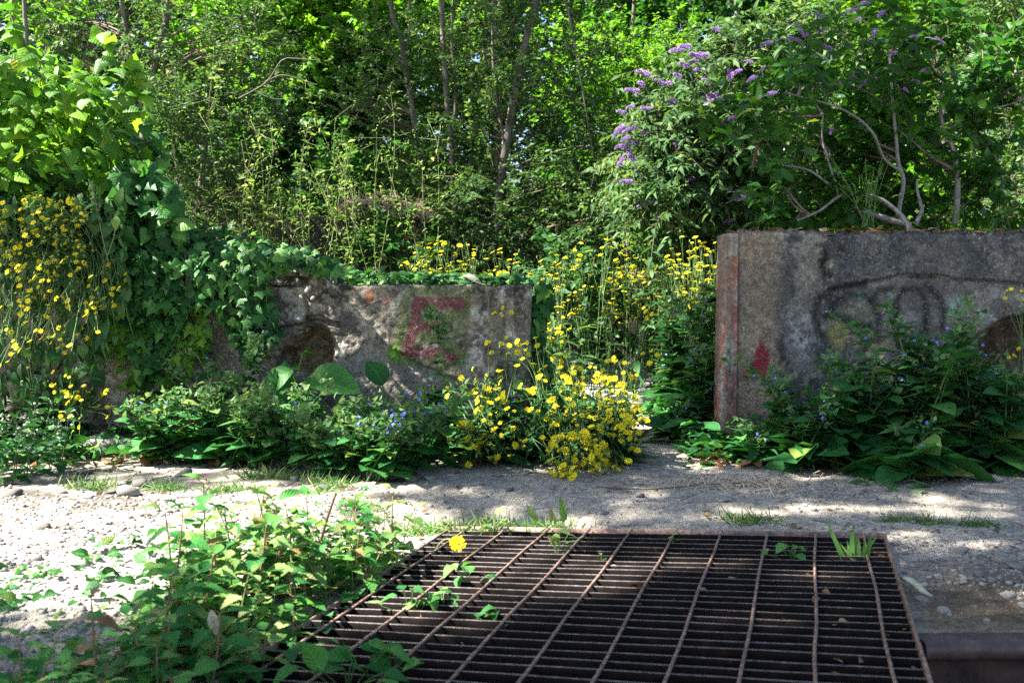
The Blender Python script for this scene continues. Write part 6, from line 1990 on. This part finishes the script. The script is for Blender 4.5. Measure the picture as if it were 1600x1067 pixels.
# straggly seed heads on the wall
for x, y0, y1, lb_ in ((1355, 356, 235, 'wispy green seed stalks on the wall in front of the shrub limbs'), (1500, 358, 320, 'pale feathery weed on the wall top at the right'), (1575, 358, 320, 'small pale weed on the wall top near the right edge')):
    b = P(x, y0, 3.72)
    t = thing('wispy_weed', lb_, 'weed', b)
    sb, lb = Buf(), Buf()
    for k in range(16 if y1 < 300 else 7):
        e = P(x + rg.normal(-8, 34 if y1 < 300 else 10), y1 + rg.uniform(0, 60 if y1 < 300 else 15), 3.72 + rg.normal(0, .06))
        s = bez(b + rg.normal(0, .02, 3) * [1, 1, 0], (b + e) / 2 + [0, 0, .04], e, 8)
        tube(sb, s, .0009, 4)
        m = 12
        q = s[rg.randint(3, 8, m)] + rg.normal(0, .014, (m, 3))
        scatter(lb, TINY, q, rnd_dirs(rg, m), rnd_dirs(rg, m), rg.uniform(.006, .012, m), rg.rand(m), .8, rg)
    sb.build('stems', M['stem'], t)
    lb.build('seed_heads', M['pale'], t)

# ---- tall pale weeds in the sun behind the letter wall
TW = 'tall pale weeds behind the letter wall'
tips = [(375, 235), (398, 200), (360, 300), (430, 280), (485, 190), (520, 250), (555, 215), (590, 245), (500, 300), (450, 320), (405, 330), (660, 250), (415, 380), (375, 355)]
for i, (x, y) in enumerate(tips):
    Yd = rg.uniform(4.7, 5.6)
    bx = x + rg.normal(0, 18)
    b = P(bx, 470, Yd)
    b[2] = gz(b[0], b[1])
    t = thing('tall_weed', 'tall pale green weed rising in the sun behind the letter wall', 'weed', b, TW)
    e = P(x, y, Yd)
    sb, lb, fb = Buf(), Buf(), Buf()
    for k in range(3):
        e2 = e + rg.normal(0, .2, 3) * [1, .6, .7] if k else e
        e2[2] = max(e2[2], b[2] + .2)
        s = bez(b + rg.normal(0, .02, 3) * [1, 1, 0], b * .4 + e2 * .6 + [rg.normal(0, .16), 0, .1], e2, 14)
        tube(sb, s, np.linspace(.0022, .0009, 14), 5)
        m = 60
        q = s[rg.randint(3, 14, m)] + rg.normal(0, .02, (m, 3))
        scatter(lb, LANCE + TINY, q, norm(rnd_dirs(rg, m, -.6, .4)), UP + rnd_dirs(rg, m) * .6, rg.uniform(.015, .045, m), rg.rand(m), .9, rg)
        for j in range(5):
            q = s[-1 - rg.randint(5)]
            r = q + rg.normal(0, .07, 3) + [0, 0, .05]
            tube(sb, bez(q, (q + r) / 2, r, 5), .001, 4)
            m = 7
            scatter(fb, TINY, r + rg.normal(0, .012, (m, 3)), rnd_dirs(rg, m), rnd_dirs(rg, m), .013, rg.rand(m), 1, rg)
    sb.build('stems', M['palestem'], t)
    lb.build('leaves', M['pale'], t)
    fb.build('seed_heads', M['pale'], t)
# dry grass heap and pale upright stone behind
t = thing('dry_grass_heap', 'pinkish heap of dry grass lying on the back wall in the sun', 'dry grass', P(600, 330, 6.3))
lb = Buf()
m = 2600
u = rnd_dirs(rg, m, 0, 1)
q = P(596, 333, 6.2) + u * np.array([.3, .16, .10]) * rg.uniform(.5, 1, (m, 1))
scatter(lb, BLADE, q, norm(u * .5 + rnd_dirs(rg, m) + [0, -.2, -.3]), UP + rnd_dirs(rg, m), rg.uniform(.03, .08, m), rg.rand(m), 1.5, rg)
lb.build('stalks', M['straw'], t)
t = thing('dead_plant', 'brown withered plant below the dry grass heap', 'dead plant', P(640, 400, 5.6) * [1, 1, 0] + [0, 0, .4])
lb = Buf()
m = 90
u = rnd_dirs(rg, m)
q = P(635, 385, 5.7) + u * np.array([.14, .1, .16]) * rg.uniform(.3, 1, (m, 1))
scatter(lb, OVATE + TINY, q, norm(rnd_dirs(rg, m) + [0, 0, -.5]), rnd_dirs(rg, m), rg.uniform(.015, .04, m), rg.rand(m) * .8, 1, rg)
lb.build('leaves', M['dry'], t)
# broken pale stub beside the trunk
t = thing('broken_post', 'pale broken stub standing right of the leaning tree', 'post', P(808, 440, 6.0) * [1, 1, 0])
sb = Buf()
s = np.array([P(808, 500, 6.6), P(808, 440, 6.6), P(806, 400, 6.6), P(811, 362, 6.6)])
tube(sb, smoothpath(s, 14), np.interp(np.linspace(0, 1, 14), [0, .6, .85, 1], [.034, .038, .028, .02]) * (1 + .3 * (rg.rand(14) - .5)), 9)
sb.build('stub', M['stone'], t)

# ------------------------------------------------------------------ camera, light, sky
cam_d = bpy.data.cameras.new('camera')
cam = bpy.data.objects.new('camera', cam_d)
COL.objects.link(cam)
cam.location = (0, 0, CAMZ)
cam.rotation_euler = (math.pi / 2 - PITCH, 0, 0)
cam_d.sensor_width = 36
cam_d.lens = 36 * F / 1600
cam_d.clip_start, cam_d.clip_end = .02, 400
cam_d.dof.use_dof = True
cam_d.dof.focus_distance = 3.6
cam_d.dof.aperture_fstop = 7
S.camera = cam

w = bpy.data.worlds.new('World')
S.world = w
w.use_nodes = True
nt = w.node_tree
sky = nt.nodes.new('ShaderNodeTexSky')
sky.sky_type = 'NISHITA'
sky.sun_disc = False
sky.sun_elevation = SUN_EL
sky.sun_rotation = SUN_AZ
sky.air_density = 1.0
sky.dust_density = 1.5
sky.ozone_density = 1.0
bg = nt.nodes['Background']
bg.inputs['Strength'].default_value = .052
nt.links.new(sky.outputs[0], bg.inputs[0])
sun_d = bpy.data.lights.new('sun', 'SUN')
sun_d.energy = 5.0
sun_d.angle = math.radians(.53)
sun_d.color = (1, .95, .86)
sun = bpy.data.objects.new('sun', sun_d)
COL.objects.link(sun)
sun.location = (0, 0, 12)
sun.rotation_euler = Vector([-c for c in SUNV]).to_track_quat('-Z', 'Y').to_euler()

vs = S.view_settings
vs.view_transform = 'Standard'
vs.look = 'None'
vs.exposure = EXPOSURE
vs.gamma = 1
c = S.cycles
c.max_bounces = 7
c.diffuse_bounces = 2
c.glossy_bounces = 2
c.transmission_bounces = 4
c.sample_clamp_indirect = 6
c.use_denoising = False
c.denoiser = 'OPENIMAGEDENOISE'
for o in S.objects:
    if o.parent and o.name.split('.')[0] in ('branches', 'bracts', 'spike', 'seed_heads', 'flowers', 'stems'):
        o['kind'] = 'stuff'
    if '_o' in o:
        del o['_o']
